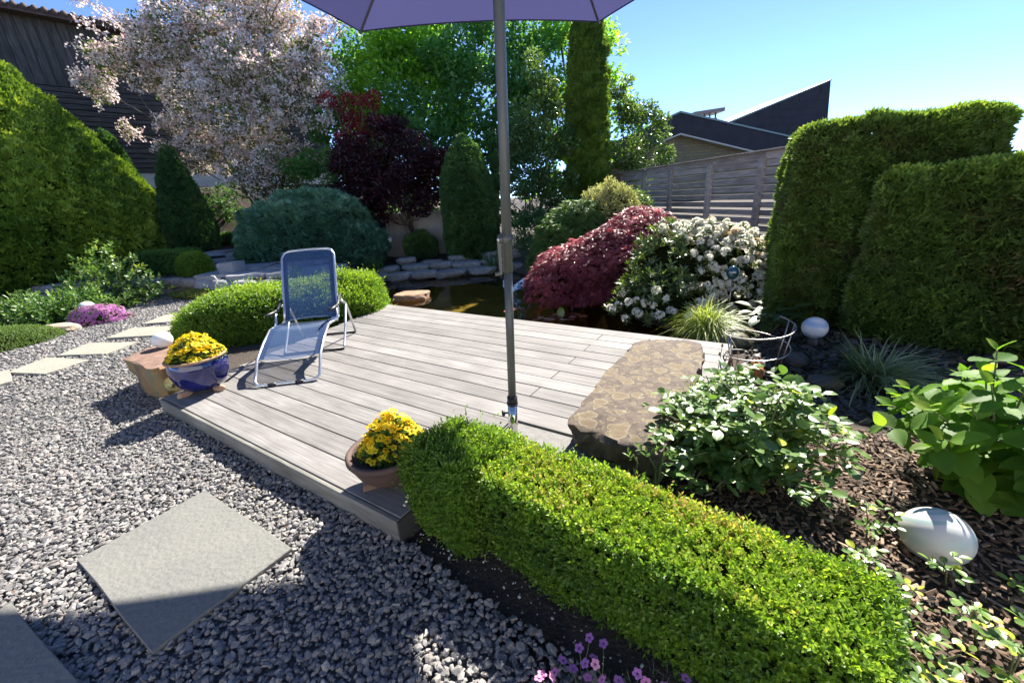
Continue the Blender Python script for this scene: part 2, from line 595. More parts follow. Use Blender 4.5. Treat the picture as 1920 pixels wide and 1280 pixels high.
M['plaster_dim'] = solid('grey_plaster', (.40, .38, .35), .9, noise=(2.2, .5, (.30, .285, .27)), bump=(40, .3))
M['paver'] = solid('paver_stone', (.155, .155, .142), .8, noise=(2.6, .5, (.115, .12, .115)), noise2=(60, .3, (.18, .176, .157)), bump=(45, .35))
M['paver_pale'] = solid('pale_paver', (.26, .247, .20), .8, noise=(3, .5, (.21, .20, .165)), noise2=(45, .6, (.30, .285, .235)), bump=(40, .35))
M['slab'] = solid('terrace_slab', (.22, .23, .25), .8, noise=(2.5, .5, (.33, .34, .36)), noise2=(30, .6, (.26, .27, .28)), bump=(30, .4))
M['rock'] = solid('grey_rock', (.22, .21, .205), .85, noise=(6, .5, (.36, .35, .34)), noise2=(24, .6, (.14, .15, .12)), bump=(22, .7))
M['rock_dark'] = solid('dark_stream_stone', (.03, .032, .036), .55, attr=[(0, (.015, .016, .018)), (.6, (.04, .042, .05)), (1, (.10, .10, .115))], noise=(18, .6, (.06, .052, .02)))
M['rock_rust'] = solid('rusty_rock', (.36, .20, .11), .85, noise=(8, .5, (.26, .16, .10)), bump=(25, .7))
M['rock_orange'] = solid('orange_rock', (.42, .17, .03), .85, noise=(9, .5, (.20, .08, .025)), bump=(25, .7))
M['steel'] = solid('bare_steel', (.36, .33, .30), .38, 1.0)
M['chair_metal'] = solid('chair_metal', (.62, .64, .66), .3, .85)
M['black_plastic'] = solid('black_plastic', (.012, .012, .013), .45)
M['pole'] = solid('pole_paint', (.06, .066, .063), .42, 0.0, .5, noise=(40, .3, (.075, .08, .077)))
M['chrome'] = solid('polished_steel', (.62, .63, .60), .08, 1.0)
M['blue_glaze'] = solid('blue_glaze', (.008, .010, .075), .08, 0, .6, noise=(7, .5, (.014, .018, .12)), coat=.3)
M['clay_rim'] = solid('bare_clay', (.34, .22, .12), .8, noise=(12, .5, (.24, .15, .085)))
M['terracotta'] = solid('terracotta', (.072, .043, .034), .75, noise=(9, .5, (.05, .031, .026)), noise2=(3, .4, (.095, .06, .047)), bump=(60, .2))
M['lamp_white'] = solid('lamp_opal', (.7, .7, .68), .4, 0, .5)
M['fascia_end'] = solid('edge_trim', (.05, .05, .052), .5)
M['teal_glass'] = solid('teal_glass', (.01, .05, .07), .08, 0, .9, coat=.6)
M['lily'] = solid('lily_pad', (.24, .06, .035), .35, attr=[(0, (.16, .035, .025)), (.5, (.30, .09, .045)), (.8, (.42, .24, .16)), (1, (.10, .17, .04))])
M['brick'] = None
M['roof_dark'] = solid('dark_cladding', (.022, .018, .022), .6, noise=(2.5, .5, (.034, .028, .034)), spec=.3)
M['copper'] = solid('green_trim', (.20, .25, .24), .5, .2)
M['white_trim'] = solid('pale_trim', (.55, .52, .46), .7)
M['grass_far'] = solid('far_grass', (.06, .10, .03), .95, noise=(.6, .5, (.09, .13, .035)))
M['silver'] = solid('zinc_flue', (.4, .4, .42), .4, .8)


def brick_mat():
    m, nt, out = new_mat('yellow_brick')
    N, Lk = nt.nodes, nt.links
    tc = N.new('ShaderNodeTexCoord')
    mp = N.new('ShaderNodeMapping')
    mp.inputs['Rotation'].default_value = (R(90), 0, 0)
    Lk.new(tc.outputs['Object'], mp.inputs[0])
    t = N.new('ShaderNodeTexBrick')
    t.inputs['Scale'].default_value = 1.0
    t.inputs['Brick Width'].default_value = .34
    t.inputs['Row Height'].default_value = .13
    t.inputs['Mortar Size'].default_value = .014
    t.inputs['Color1'].default_value = (.30, .22, .10, 1)
    t.inputs['Color2'].default_value = (.22, .165, .085, 1)
    t.inputs['Mortar'].default_value = (.16, .14, .11, 1)
    Lk.new(mp.outputs[0], t.inputs[0])
    b = N.new('ShaderNodeBsdfPrincipled')
    b.inputs['Roughness'].default_value = .85
    Lk.new(t.outputs[0], b.inputs['Base Color'])
    Lk.new(b.outputs[0], out.inputs[0])
    return m


def lichen_mat():
    """brown sandstone with pale ringed lichen patches"""
    m, nt, out = new_mat('lichen_stone')
    N, Lk = nt.nodes, nt.links
    tc = N.new('ShaderNodeTexCoord')
    nz = N.new('ShaderNodeTexNoise')
    nz.inputs['Scale'].default_value = 11
    nz.inputs['Detail'].default_value = 7
    Lk.new(tc.outputs['Object'], nz.inputs['Vector'])
    dis = N.new('ShaderNodeVectorMath')
    dis.operation = 'MULTIPLY_ADD'
    Lk.new(nz.outputs['Color'], dis.inputs[0])
    dis.inputs[1].default_value = (.11, .11, 0)
    Lk.new(tc.outputs['Object'], dis.inputs[2])
    base = ramp_node(nt, [(.3, (.045, .033, .025)), (.5, (.085, .063, .047)), (.7, (.135, .104, .08))])
    n2 = N.new('ShaderNodeTexNoise')
    n2.inputs['Scale'].default_value = 14
    n2.inputs['Detail'].default_value = 8
    n2.inputs['Roughness'].default_value = .7
    Lk.new(tc.outputs['Object'], n2.inputs['Vector'])
    Lk.new(n2.outputs[0], base.inputs[0])
    cur = base.outputs[0]
    for sc_, r0, seed, lim in ((8.0, .47, 0, .72), (17.0, .36, 5, .42), (40.0, .3, 9, .3)):
        mp = N.new('ShaderNodeMapping')
        mp.inputs['Location'].default_value = (seed * 1.37 + .2, seed * .71 + .31, 0)
        mp.inputs['Scale'].default_value = (sc_, sc_, 0.0)
        Lk.new(dis.outputs[0], mp.inputs[0])
        v = N.new('ShaderNodeTexVoronoi')
        v.voronoi_dimensions = '2D'
        v.inputs['Scale'].default_value = 1.0
        v.inputs['Randomness'].default_value = .95
        Lk.new(mp.outputs[0], v.inputs['Vector'])
        sep = N.new('ShaderNodeSeparateColor')
        Lk.new(v.outputs['Color'], sep.inputs[0])
        # radius varies by cell, some cells empty
        rad = N.new('ShaderNodeMapRange')
        rad.inputs[1].default_value, rad.inputs[2].default_value = 1 - lim, 1.0
        rad.inputs[3].default_value, rad.inputs[4].default_value = r0 * .45, r0
        rad.clamp = False
        Lk.new(sep.outputs[0], rad.inputs[0])
        dv = N.new('ShaderNodeMath')
        dv.operation = 'DIVIDE'
        Lk.new(v.outputs['Distance'], dv.inputs[0])
        Lk.new(rad.outputs[0], dv.inputs[1])
        gt = N.new('ShaderNodeMath')
        gt.operation = 'GREATER_THAN'
        gt.inputs[1].default_value = 1 - lim
        Lk.new(sep.outputs[0], gt.inputs[0])
        lc = ramp_node(nt, [(0, (.112, .08, .045)), (.55, (.132, .096, .054)), (.8, (.15, .114, .065)), (.87, (.205, .18, .118)), (1.0, (.13, .112, .078))])
        Lk.new(dv.outputs[0], lc.inputs[0])
        ins = N.new('ShaderNodeMath')
        ins.operation = 'LESS_THAN'
        ins.inputs[1].default_value = 1.0
        Lk.new(dv.outputs[0], ins.inputs[0])
        mk = N.new('ShaderNodeMath')
        mk.operation = 'MULTIPLY'
        Lk.new(gt.outputs[0], mk.inputs[0])
        Lk.new(ins.outputs[0], mk.inputs[1])
        mx = N.new('ShaderNodeMix')
        mx.data_type = 'RGBA'
        Lk.new(mk.outputs[0], mx.inputs[0])
        Lk.new(cur, mx.inputs[6])
        Lk.new(lc.outputs[0], mx.inputs[7])
        cur = mx.outputs[2]
    # lichens only where the stone faces up: sides keep the bare stone
    geo = N.new('ShaderNodeNewGeometry')
    sx = N.new('ShaderNodeSeparateXYZ')
    Lk.new(geo.outputs['True Normal'], sx.inputs[0])
    st = N.new('ShaderNodeMapRange')
    st.inputs[1].default_value, st.inputs[2].default_value = .45, .65
    Lk.new(sx.outputs[2], st.inputs[0])
    mx = N.new('ShaderNodeMix')
    mx.data_type = 'RGBA'
    Lk.new(st.outputs[0], mx.inputs[0])
    Lk.new(base.outputs[0], mx.inputs[6])
    Lk.new(cur, mx.inputs[7])
    b = N.new('ShaderNodeBsdfPrincipled')
    b.inputs['Roughness'].default_value = .88
    Lk.new(mx.outputs[2], b.inputs['Base Color'])
    bp = N.new('ShaderNodeBump')
    bp.inputs['Strength'].default_value = .6
    bp.inputs['Distance'].default_value = .015
    Lk.new(n2.outputs[0], bp.inputs['Height'])
    Lk.new(bp.outputs[0], b.inputs['Normal'])
    Lk.new(b.outputs[0], out.inputs[0])
    return m


def brown_stone_mat():
    m, nt, out = new_mat('brown_sandstone')
    N, Lk = nt.nodes, nt.links
    tc = N.new('ShaderNodeTexCoord')
    n1 = N.new('ShaderNodeTexNoise')
    n1.inputs['Scale'].default_value = 7
    n1.inputs['Detail'].default_value = 8
    n1.inputs['Roughness'].default_value = .7
    Lk.new(tc.outputs['Object'], n1.inputs[0])
    c1 = ramp_node(nt, [(.3, (.11, .062, .045)), (.5, (.19, .115, .085)), (.7, (.28, .18, .13))])
    Lk.new(n1.outputs[0], c1.inputs[0])
    n2 = N.new('ShaderNodeTexNoise')
    n2.inputs['Scale'].default_value = 3.5
    n2.inputs['Detail'].default_value = 6
    Lk.new(tc.outputs['Object'], n2.inputs[0])
    c2 = ramp_node(nt, [(.35, (.12, .085, .045)), (.5, (.26, .155, .06)), (.65, (.15, .15, .07))])
    Lk.new(n2.outputs[0], c2.inputs[0])
    geo = N.new('ShaderNodeNewGeometry')
    sx = N.new('ShaderNodeSeparateXYZ')
    Lk.new(geo.outputs['True Normal'], sx.inputs[0])
    mr = N.new('ShaderNodeMapRange')
    mr.inputs[1].default_value, mr.inputs[2].default_value = .3, .6
    Lk.new(sx.outputs[2], mr.inputs[0])
    mx = N.new('ShaderNodeMix')
    mx.data_type = 'RGBA'
    Lk.new(mr.outputs[0], mx.inputs[0])
    Lk.new(c2.outputs[0], mx.inputs[6])
    Lk.new(c1.outputs[0], mx.inputs[7])
    b = N.new('ShaderNodeBsdfPrincipled')
    b.inputs['Roughness'].default_value = .85
    Lk.new(mx.outputs[2], b.inputs['Base Color'])
    bp = N.new('ShaderNodeBump')
    bp.inputs['Strength'].default_value = .8
    bp.inputs['Distance'].default_value = .02
    Lk.new(n1.outputs[0], bp.inputs['Height'])
    Lk.new(bp.outputs[0], b.inputs['Normal'])
    Lk.new(b.outputs[0], out.inputs[0])
    return m


def swirl_mat(name, a, bcol, scale, rings=True):
    m, nt, out = new_mat(name)
    N, Lk = nt.nodes, nt.links
    tc = N.new('ShaderNodeTexCoord')
    wv = N.new('ShaderNodeTexWave')
    wv.wave_type = 'RINGS' if rings else 'BANDS'
    wv.rings_direction = 'Z'
    wv.bands_direction = 'Z'
    wv.inputs['Scale'].default_value = scale
    wv.inputs['Distortion'].default_value = 2.2
    wv.inputs['Detail'].default_value = 3
    wv.inputs['Detail Scale'].default_value = .6
    Lk.new(tc.outputs['Object'], wv.inputs[0])
    rp = ramp_node(nt, [(.0, a), (.55, a), (.9, bcol), (1, bcol)])
    Lk.new(wv.outputs[0], rp.inputs[0])
    b = N.new('ShaderNodeBsdfPrincipled')
    b.inputs['Roughness'].default_value = .38
    Lk.new(rp.outputs[0], b.inputs['Base Color'])
    Lk.new(b.outputs[0], out.inputs[0])
    return m


def fabric_mat(name, col, trans, rough=.8, open_=0.0, tcol=None):
    m, nt, out = new_mat(name)
    N, Lk = nt.nodes, nt.links
    d = N.new('ShaderNodeBsdfPrincipled')
    d.inputs['Base Color'].default_value = (*col, 1)
    d.inputs['Roughness'].default_value = rough
    d.inputs['Specular IOR Level'].default_value = .3
    if open_ > 0:
        d.inputs['Sheen Weight'].default_value = .7
        d.inputs['Sheen Roughness'].default_value = .35
    tc = N.new('ShaderNodeTexCoord')
    nz = N.new('ShaderNodeTexNoise')
    nz.inputs['Scale'].default_value = 160
    Lk.new(tc.outputs['Object'], nz.inputs[0])
    bp = N.new('ShaderNodeBump')
    bp.inputs['Strength'].default_value = .2
    bp.inputs['Distance'].default_value = .003
    Lk.new(nz.outputs[0], bp.inputs['Height'])
    Lk.new(bp.outputs[0], d.inputs['Normal'])
    t = N.new('ShaderNodeBsdfTranslucent')
    t.inputs[0].default_value = (*(tcol or col), 1)
    s = N.new('ShaderNodeMixShader')
    s.inputs[0].default_value = trans
    Lk.new(d.outputs[0], s.inputs[1])
    Lk.new(t.outputs[0], s.inputs[2])
    res = s
    if open_ > 0:
        tr = N.new('ShaderNodeBsdfTransparent')
        s2 = N.new('ShaderNodeMixShader')
        s2.inputs[0].default_value = open_
        Lk.new(s.outputs[0], s2.inputs[1])
        Lk.new(tr.outputs[0], s2.inputs[2])
        res = s2
    Lk.new(res.outputs[0], out.inputs[0])
    return m


def water_mat():
    m, nt, out = new_mat('pond_water')
    N, Lk = nt.nodes, nt.links
    tc = N.new('ShaderNodeTexCoord')
    nz = N.new('ShaderNodeTexNoise')
    nz.inputs['Scale'].default_value = 5
    nz.inputs['Detail'].default_value = 2
    Lk.new(tc.outputs['Object'], nz.inputs[0])
    bp = N.new('ShaderNodeBump')
    bp.inputs['Strength'].default_value = .06
    bp.inputs['Distance'].default_value = .02
    Lk.new(nz.outputs[0], bp.inputs['Height'])
    g = N.new('ShaderNodeBsdfGlossy')
    g.inputs['Roughness'].default_value = .02
    Lk.new(bp.outputs[0], g.inputs['Normal'])
    t = N.new('ShaderNodeBsdfTransparent')
    t.inputs[0].default_value = (.72, .66, .40, 1)
    fr = N.new('ShaderNodeFresnel')
    fr.inputs[0].default_value = 1.33
    Lk.new(bp.outputs[0], fr.inputs['Normal'])
    s = N.new('ShaderNodeMixShader')
    Lk.new(fr.outputs[0], s.inputs[0])
    Lk.new(t.outputs[0], s.inputs[1])
    Lk.new(g.outputs[0], s.inputs[2])
    Lk.new(s.outputs[0], out.inputs[0])
    return m


M['brick'] = brick_mat()
M['lichen'] = lichen_mat()
M['brown_stone'] = brown_stone_mat()
M['lamp_blue'] = swirl_mat('lamp_blue_reflect', (.62, .64, .67), (.36, .45, .60), 3.0, False)  # blue bands paint a reflection into the globe colour
M['lamp_green'] = swirl_mat('lamp_green_swirl', (.56, .57, .54), (.36, .46, .45), 9.0, True)
M['canopy'] = fabric_mat('parasol_cloth', (.065, .068, .16), .5, tcol=(.045, .046, .125))
M['mesh_blue'] = fabric_mat('blue_mesh_cloth', (.05, .105, .235), .2, .45, .36, (.04, .10, .26))
M['mesh_edge'] = fabric_mat('blue_mesh_hem', (.03, .06, .15), .2, .6)
M['water'] = water_mat()

# ------------------------------------------------------------------ terrain
POND = [(-1.95, 5.75), (-2.75, 7.0), (-3.3, 8.4), (-3.35, 9.75), (-2.4, 9.6), (-1.0, 9.65), (.2, 9.8), (.75, 8.6), (1.2, 7.2), (1.6, 5.9), (1.95, 4.95), (2.25, 4.2), (2.15, 3.7), (1.5, 3.3), (-.2, 4.3)]
WALL_LINE = [(-30, 10.6), (-12.5, 9.5), (-7.9, 9.1), (-6.4, 8.6), (-5.3, 8.05), (-4.3, 7.75)]


def sstep(a, b, x):
    t = np.clip((x - a) / (b - a), 0, 1)
    return t * t * (3 - 2 * t)


def wall_y(x):
    xs = np.array([p[0] for p in WALL_LINE])
    ys = np.array([p[1] for p in WALL_LINE])
    return np.interp(x, xs, ys)


def terrain(x, y):
    x = np.asarray(x, float)
    y = np.asarray(y, float)
    P = np.stack([x.ravel(), y.ravel(), np.zeros(x.size)], 1)
    left = 1 - sstep(-4.3, -3.3, x)
    z = .36 * sstep(0.0, .12, y - wall_y(x)) * left
    z = z + .36 * sstep(10.0, 13.2, y) * (1 - .55 * sstep(-5, -3, x))
    z = z + 1.9 * sstep(13.2, 16.0, y) * (1 - sstep(-9.5, -6.5, x))
    z = z + .5 * sstep(8.5, 11, y) * sstep(1.5, 3.5, x)
    z = z + .22 * sstep(4.6, 6.0, y) * sstep(1.9, 2.9, x)
    d = poly_dist(P, POND).reshape(x.shape)
    ins = in_poly(P, POND).reshape(x.shape)
    z = np.where(ins, z - .55 * sstep(0.0, .5, d), z)
    z = z + .012 * np.sin(x * 3.1 + y * 1.7) * np.cos(y * 2.3 - x)
    return z


def tz(x, y):
    return float(terrain(np.array([x]), np.array([y]))[0])


xs = np.concatenate([[-900, -300, -120, -60, -40], np.arange(-30, -9, .6), np.arange(-9, 6, .14), np.arange(6, 30, .8), [40, 60, 120, 300, 900]])
ys = np.concatenate([[-60, -20, -6], np.arange(-2, 11, .14), np.arange(11, 18, .4), np.arange(18, 40, 2), [60, 120, 300, 900]])
GX, GY = np.meshgrid(xs, ys)
GZ = terrain(GX, GY) - .03
nx, ny = len(xs), len(ys)
V = np.stack([GX.ravel(), GY.ravel(), GZ.ravel()], 1)
i = np.arange(nx - 1)[None, :] + np.arange(ny - 1)[:, None] * nx
F = np.stack([i.ravel(), i.ravel() + 1, i.ravel() + nx + 1, i.ravel() + nx], 1)
tag(link('ground', mesh_np('ground', V, F, smooth=True), M['soil']), kind='structure')

# pond water
mb = MB()
mb.add([(p[0], p[1], -.15) for p in [(-2.1, 5.6), (-3.1, 7.0), (-3.8, 8.5), (-3.9, 10.1), (-1.5, 10.0), (.5, 10.2), (1.1, 8.7), (1.7, 6.9), (2.1, 5.6), (2.5, 4.6), (2.6, 3.7), (1.6, 3.0), (-.3, 4.1)]], [tuple(range(12, -1, -1))])
w = mb.build('pond_water', M['water'])
tag(w, kind='structure')
# pale silt on the pond floor comes with the ground; a sheet of pond liner gravel lies on it
mb = MB()
P = np.array([(x, y) for x in np.arange(-3.4, 2.3, .2) for y in np.arange(3.4, 9.9, .2)])
g = in_poly(P, POND) & (poly_dist(P, POND) > .22)
idx = {}
for p, ok in zip(P, g):
    idx[(round(p[0], 2), round(p[1], 2))] = ok
VV, FF, key = [], [], {}
for (a, b), ok in idx.items():
    k4 = [(a, b), (round(a + .2, 2), b), (round(a + .2, 2), round(b + .2, 2)), (a, round(b + .2, 2))]
    if all(idx.get(q, False) for q in k4):
        f = []
        for q in k4:
            if q not in key:
                key[q] = len(VV)
                VV.append((q[0], q[1], tz(*q) + .004))
            f.append(key[q])
        FF.append(tuple(f))
mb.add(VV, FF)
M['silt'] = solid('pond_silt', (.30, .24, .09), .95, noise=(2.2, .5, (.14, .115, .05)), noise2=(18, .6, (.34, .27, .11)))
tag(mb.build('pond_floor', M['silt'], smooth=True), kind='structure')

# ------------------------------------------------------------------ gravel
GRAVEL = [(-6.5, .3), (.32, .3), (.34, .82), (.09, .99), (-.2, 1.22), (-.57, 1.53), (-2.96, 3.13), (-3.05, 3.4), (-3.75, 4.25), (-4.5, 5.1), (-5.0, 6.2), (-4.5, 7.6), (-5.3, 7.98), (-6.4, 8.5), (-7.6, 9.0), (-7.7, 8.2), (-6.6, 6.75), (-7.15, 6.3), (-6.75, 5.45), (-7.6, 4.7), (-9.5, 4.2), (-9.5, .3)]
P = np.array([(x, y) for x in np.arange(-9.5, .4, .12) for y in np.arange(.3, 9.0, .12)])
keep = in_poly(P, GRAVEL)
mb = MB()
for (x, y), ok in zip(P, keep):
    if ok:
        x2, y2 = x + .12, y + .12
        c = np.array([(x, y, 0), (x2, y, 0), (x2, y2, 0), (x, y2, 0)])
        if in_poly(c, GRAVEL).all():
            z = terrain(c[:, 0], c[:, 1]) - .02
            mb.add([(c[k, 0], c[k, 1], z[k]) for k in range(4)], [(0, 1, 2, 3)])
tag(mb.build('gravel_bed', M['gravel_base']), kind='structure')

PAVERS = [
    ('large grey rectangular stepping stone set in gravel in front of the deck', [(-2.125, 1.513), (-1.83, 1.97), (-1.095, 1.493), (-1.39, 1.049)], 'paver'),
    ('grey stepping stone at the near left corner, half in shadow', [(-2.36, .93), (-2.20, 1.305), (-1.45, .90), (-1.62, .52)], 'paver'),
    ('pale stepping stone nearest the left edge, cut by the frame', [(-6.05, 4.05), (-5.78, 4.42), (-5.30, 4.03), (-5.5, 3.66)], 'paver_pale'),
    ('pale stepping stone, second from the left edge of the gravel', [(-5.68, 4.32), (-5.74, 4.79), (-5.0, 4.57), (-5.12, 4.18)], 'paver_pale'),
    ('pale stepping stone in the middle of the curving gravel path', [(-5.66, 4.83), (-5.73, 5.32), (-4.97, 5.20), (-4.98, 4.76)], 'paver_pale'),
    ('pale stepping stone beside the rounded box hedge', [(-5.66, 5.5), (-5.72, 6.0), (-4.9, 5.93), (-4.85, 5.45)], 'paver_pale'),
    ('farthest pale stepping stone, partly behind the box hedge', [(-5.75, 6.2), (-5.8, 6.75), (-5.1, 6.7), (-5.0, 6.2)], 'paver_pale'),
]
pav_polys = []
for lab, poly, mt in PAVERS:
    c = np.mean(np.array(poly), 0)
    mb = MB()
    pts = []
    for k in range(4):
        a, b = np.array(poly[k]), np.array(poly[(k + 1) % 4])
        for t in (0.0, .34, .68):
            q = a + (b - a) * t - c
            pts.append(tuple(q + (RNG.normal(0, .0035, 2) if t > 0 else 0)))
    if (np.cross(np.array(poly[1]) - np.array(poly[0]), np.array(poly[2]) - np.array(poly[1]))) < 0:
        pts = pts[::-1]
    mb.prism(pts, -.025, .028, top_inset=.004)
    o = mb.build('stepping_stone', M[mt], loc=(c[0], c[1], .0))
    tag(o, lab, 'stepping stone', 'stepping stones in the gravel')
    pav_polys.append(poly)


def pebbles(name, P, size, flat, mat, z, rnd=None, templates=24, sub=0):
    IV, IF = ICO[sub]
    n = len(P)
    T = [IV * (1 + RNG.normal(0, .2, (len(IV), 1))) for _ in range(templates)]
    for k_ in range(templates):
        for _ in range(5):
            nn_ = nrm(RNG.normal(0, 1, 3))
            ov = np.maximum(0, T[k_] @ nn_ - RNG.uniform(.4, .65))
            T[k_] = T[k_] - ov[:, None] * nn_
    T = np.array(T)[RNG.integers(0, templates, n)]
    sc = size[:, None] * np.stack([RNG.uniform(.9, 1.3, n), RNG.uniform(.7, 1.05, n), RNG.uniform(flat[0], flat[1], n)], 1)
    T = T * sc[:, None, :] * .5
    # random tilt then spin
    tx, ty, rz = RNG.normal(0, .35, n), RNG.normal(0, .35, n), RNG.uniform(0, 6.283, n)
    c, s = np.cos(tx)[:, None], np.sin(tx)[:, None]
    y, zz = T[:, :, 1] * c - T[:, :, 2] * s, T[:, :, 1] * s + T[:, :, 2] * c
    T = np.stack([T[:, :, 0], y, zz], 2)
    c, s = np.cos(ty)[:, None], np.sin(ty)[:, None]
    x, zz = T[:, :, 0] * c + T[:, :, 2] * s, -T[:, :, 0] * s + T[:, :, 2] * c
    c, s = np.cos(rz)[:, None], np.sin(rz)[:, None]
    T = np.stack([x * c - T[:, :, 1] * s, x * s + T[:, :, 1] * c, zz], 2)
    V = T + np.stack([P[:, 0], P[:, 1], z], 1)[:, None, :]
    k = len(IV)
    F = (IF[None] + (np.arange(n) * k)[:, None, None]).reshape(-1, 3)
    if rnd is None:
        rnd = RNG.random(n)
    me = mesh_np(name, V.reshape(-1, 3), F, np.repeat(rnd, len(IF)))
    return link(name, me, mat)


def jitter_grid(x0, x1, y0, y1, s):
    gx, gy = np.meshgrid(np.arange(x0, x1, s), np.arange(y0, y1, s))
    P = np.stack([gx.ravel(), gy.ravel()], 1)
    return P + RNG.uniform(-.5, .5, P.shape) * s * 1.1


Pn = np.concatenate([jitter_grid(-3.6, .35, .35, 3.6, .0205), jitter_grid(-3.6, .35, .35, 3.6, .034)])
Pn = Pn[in_poly(Pn, GRAVEL)]
Pf = jitter_grid(-9.4, 0, .35, 9.0, .029)
Pf = Pf[in_poly(Pf, GRAVEL) & ((Pf[:, 0] < -3.55) | (Pf[:, 1] > 3.55))]
PP = np.concatenate([Pn, Pf])
# only what the camera could see, with a margin
PP = PP[PP[:, 1] > -.857 * PP[:, 0] - 1.25]
for poly in pav_polys:
    pd = poly_dist(PP, poly)
    PP = PP[~(in_poly(PP, poly) & (pd > np.where(RNG.random(len(PP)) < .25, .022, .006)))]
sz = np.where(PP[:, 1] > 3.6, .034, .026) * np.exp(np.clip(RNG.normal(0, .34, len(PP)), -.7, .5))
o = pebbles('gravel', PP, sz, (.5, .9), M['pebble'], terrain(PP[:, 0], PP[:, 1]) - .004 + RNG.uniform(-.004, .010, len(PP)))
tag(o, 'grey crushed stone gravel around the deck and stepping stones', 'gravel', kind='stuff')

# unseen pale paving and wall, added to bounce sunlight into the shade
mb = MB()
mb.box((-9.4, -6.0, -.06), (6.5, .27, -.012))
tag(mb.build('bounce_paving', solid('bounce_concrete', (.38, .37, .345), .85, noise=(2, .5, (.31, .30, .285)), bump=(40, .2))), kind='structure')
mb = MB()
mb.box((-10, -6.4, -.1), (8, -6.0, 3.6))
tag(mb.build('bounce_wall', solid('white_render', (.70, .68, .64), .9, noise=(2, .5, (.68, .66, .62)))), kind='structure')

FL = np.stack([RNG.uniform(-4.5, .2, 420), RNG.uniform(.8, 4.6, 420)], 1)
FL = FL[in_poly(FL, GRAVEL)]
n = len(FL)
o = leaves('fallen_leaves', np.column_stack([FL, terrain(FL[:, 0], FL[:, 1]) + .022]), nrm(RNG.normal(0, 1, (n, 3)) * np.array((1, 1, .25))), nrm(RNG.normal(0, .35, (n, 3)) + np.array((0, 0, 1.))), RNG.uniform(.008, .022, n), RNG.uniform(.005, .012, n), leaf_mat('dry_leaf', [(0, (.09, .04, .02)), (.6, (.2, .1, .045)), (1, (.34, .26, .12))], .25), tpl=LEAF4)
tag(o, 'tiny dry leaf and petal litter lying on the gravel', 'leaf litter', kind='stuff')

# bare soil strip in front of the hedge with pale specks
SP = jitter_grid(-.75, .7, .5, 1.75, .026)
SOILSTRIP = [(-.56, 1.56), (-.2, 1.24), (.09, 1.0), (.34, .83), (.5, .5), (.75, .5), (-.3, 1.66)]
SP = SP[in_poly(SP, SOILSTRIP) & (RNG.random(len(SP)) < .8)]
o = pebbles('white_grit', SP, np.exp(RNG.normal(-4.75, .35, len(SP))), (.6, .9), solid('white_grit', (.55, .54, .5), .8, attr=[(0, (.05, .04, .03)), (.5, (.12, .1, .08)), (.62, (.5, .49, .46)), (1, (.7, .69, .66))]), np.full(len(SP), -.024), sub=0)
tag(o, 'white grit and crumbs on dark soil at the foot of the near hedge', 'grit', kind='stuff')

# bark mulch on the right bed
CH = jitter_grid(.3, 3.6, .3, 2.75, .026)
MULCH = [(.62, 1.62), (.95, 1.2), (1.05, .4), (3.4, .4), (3.4, 1.6), (2.5, 2.0), (1.9, 2.3), (1.25, 2.4), (.95, 1.95)]
CH = CH[in_poly(CH, MULCH)]
n = len(CH)
Lc, Wc = RNG.uniform(.018, .055, n), RNG.uniform(.008, .02, n)
an, tl = RNG.uniform(0, 6.28, n), RNG.normal(0, .28, n)
D = np.stack([np.cos(an) * np.cos(tl), np.sin(an) * np.cos(tl), np.sin(tl)], 1)
Nn = nrm(np.stack([RNG.normal(0, .35, n), RNG.normal(0, .35, n), np.ones(n)], 1))
CHIP = (np.array([(-.5, -.5, -.12), (.5, -.4, -.12), (.5, .5, -.12), (-.5, .35, -.12), (-.45, -.4, .14), (.42, -.35, .14), (.45, .4, .14), (-.42, .3, .14)]),
        np.array([(4, 5, 6), (4, 6, 7), (0, 1, 5), (0, 5, 4), (1, 2, 6), (1, 6, 5), (2, 3, 7), (2, 7, 6), (3, 0, 4), (3, 4, 7)]))
o = leaves('bark_mulch', np.column_stack([CH, -.018 + RNG.uniform(0, .018, n)]), D, Nn, Lc, Wc, M['chip'], tpl=CHIP)
tag(o, 'brown bark mulch spread over the right hand bed', 'mulch', kind='stuff')

# dark stones of the dry stream
ST = jitter_grid(1.5, 4.2, 2.0, 4.3, .05)
STREAM = [(1.95, 3.1), (2.1, 2.5), (2.3, 2.1), (3.2, 1.7), (4.1, 2.2), (3.9, 3.2), (3.3, 4.0), (2.6, 4.1), (2.3, 3.7)]
ST = ST[in_poly(ST, STREAM)]
o = pebbles('stream_pebbles', ST, .055 * np.exp(RNG.normal(0, .4, len(ST))), (.35, .6), M['rock_dark'], np.full(len(ST), -.015), sub=0)
tag(o, 'dark wet looking pebbles of the stream bed below the tall hedge', 'pebbles', kind='stuff')

# ------------------------------------------------------------------ deck
DECK_ROT = math.atan2(-.5553, .8316)
DECK_O = np.array((-2.9475, 3.1125))
DU, DV = np.array((.8316, -.5553)), np.array((.5553, .8316))


def deck_xy(s, t):
    return DECK_O + DU * s + DV * t


deck = thing('wooden_deck', 'low platform of weathered grey boards beside the pond', 'deck', (DECK_O[0], DECK_O[1], 0), DECK_ROT)
PITCH = 2.985 / 18
BOARDS = {}


def board(s0, s1, k, z=.12):
    w_ = PITCH - .008
    mb = MB()
    l = s1 - s0
    mb.box((0, 0, -.026), (l, w_, 0))
    o = mb.build('board', M['deck'], deck, bevel=.0025)
    o.location = (s0, k * PITCH + .004, z + RNG.normal(0, .0007))
    return o


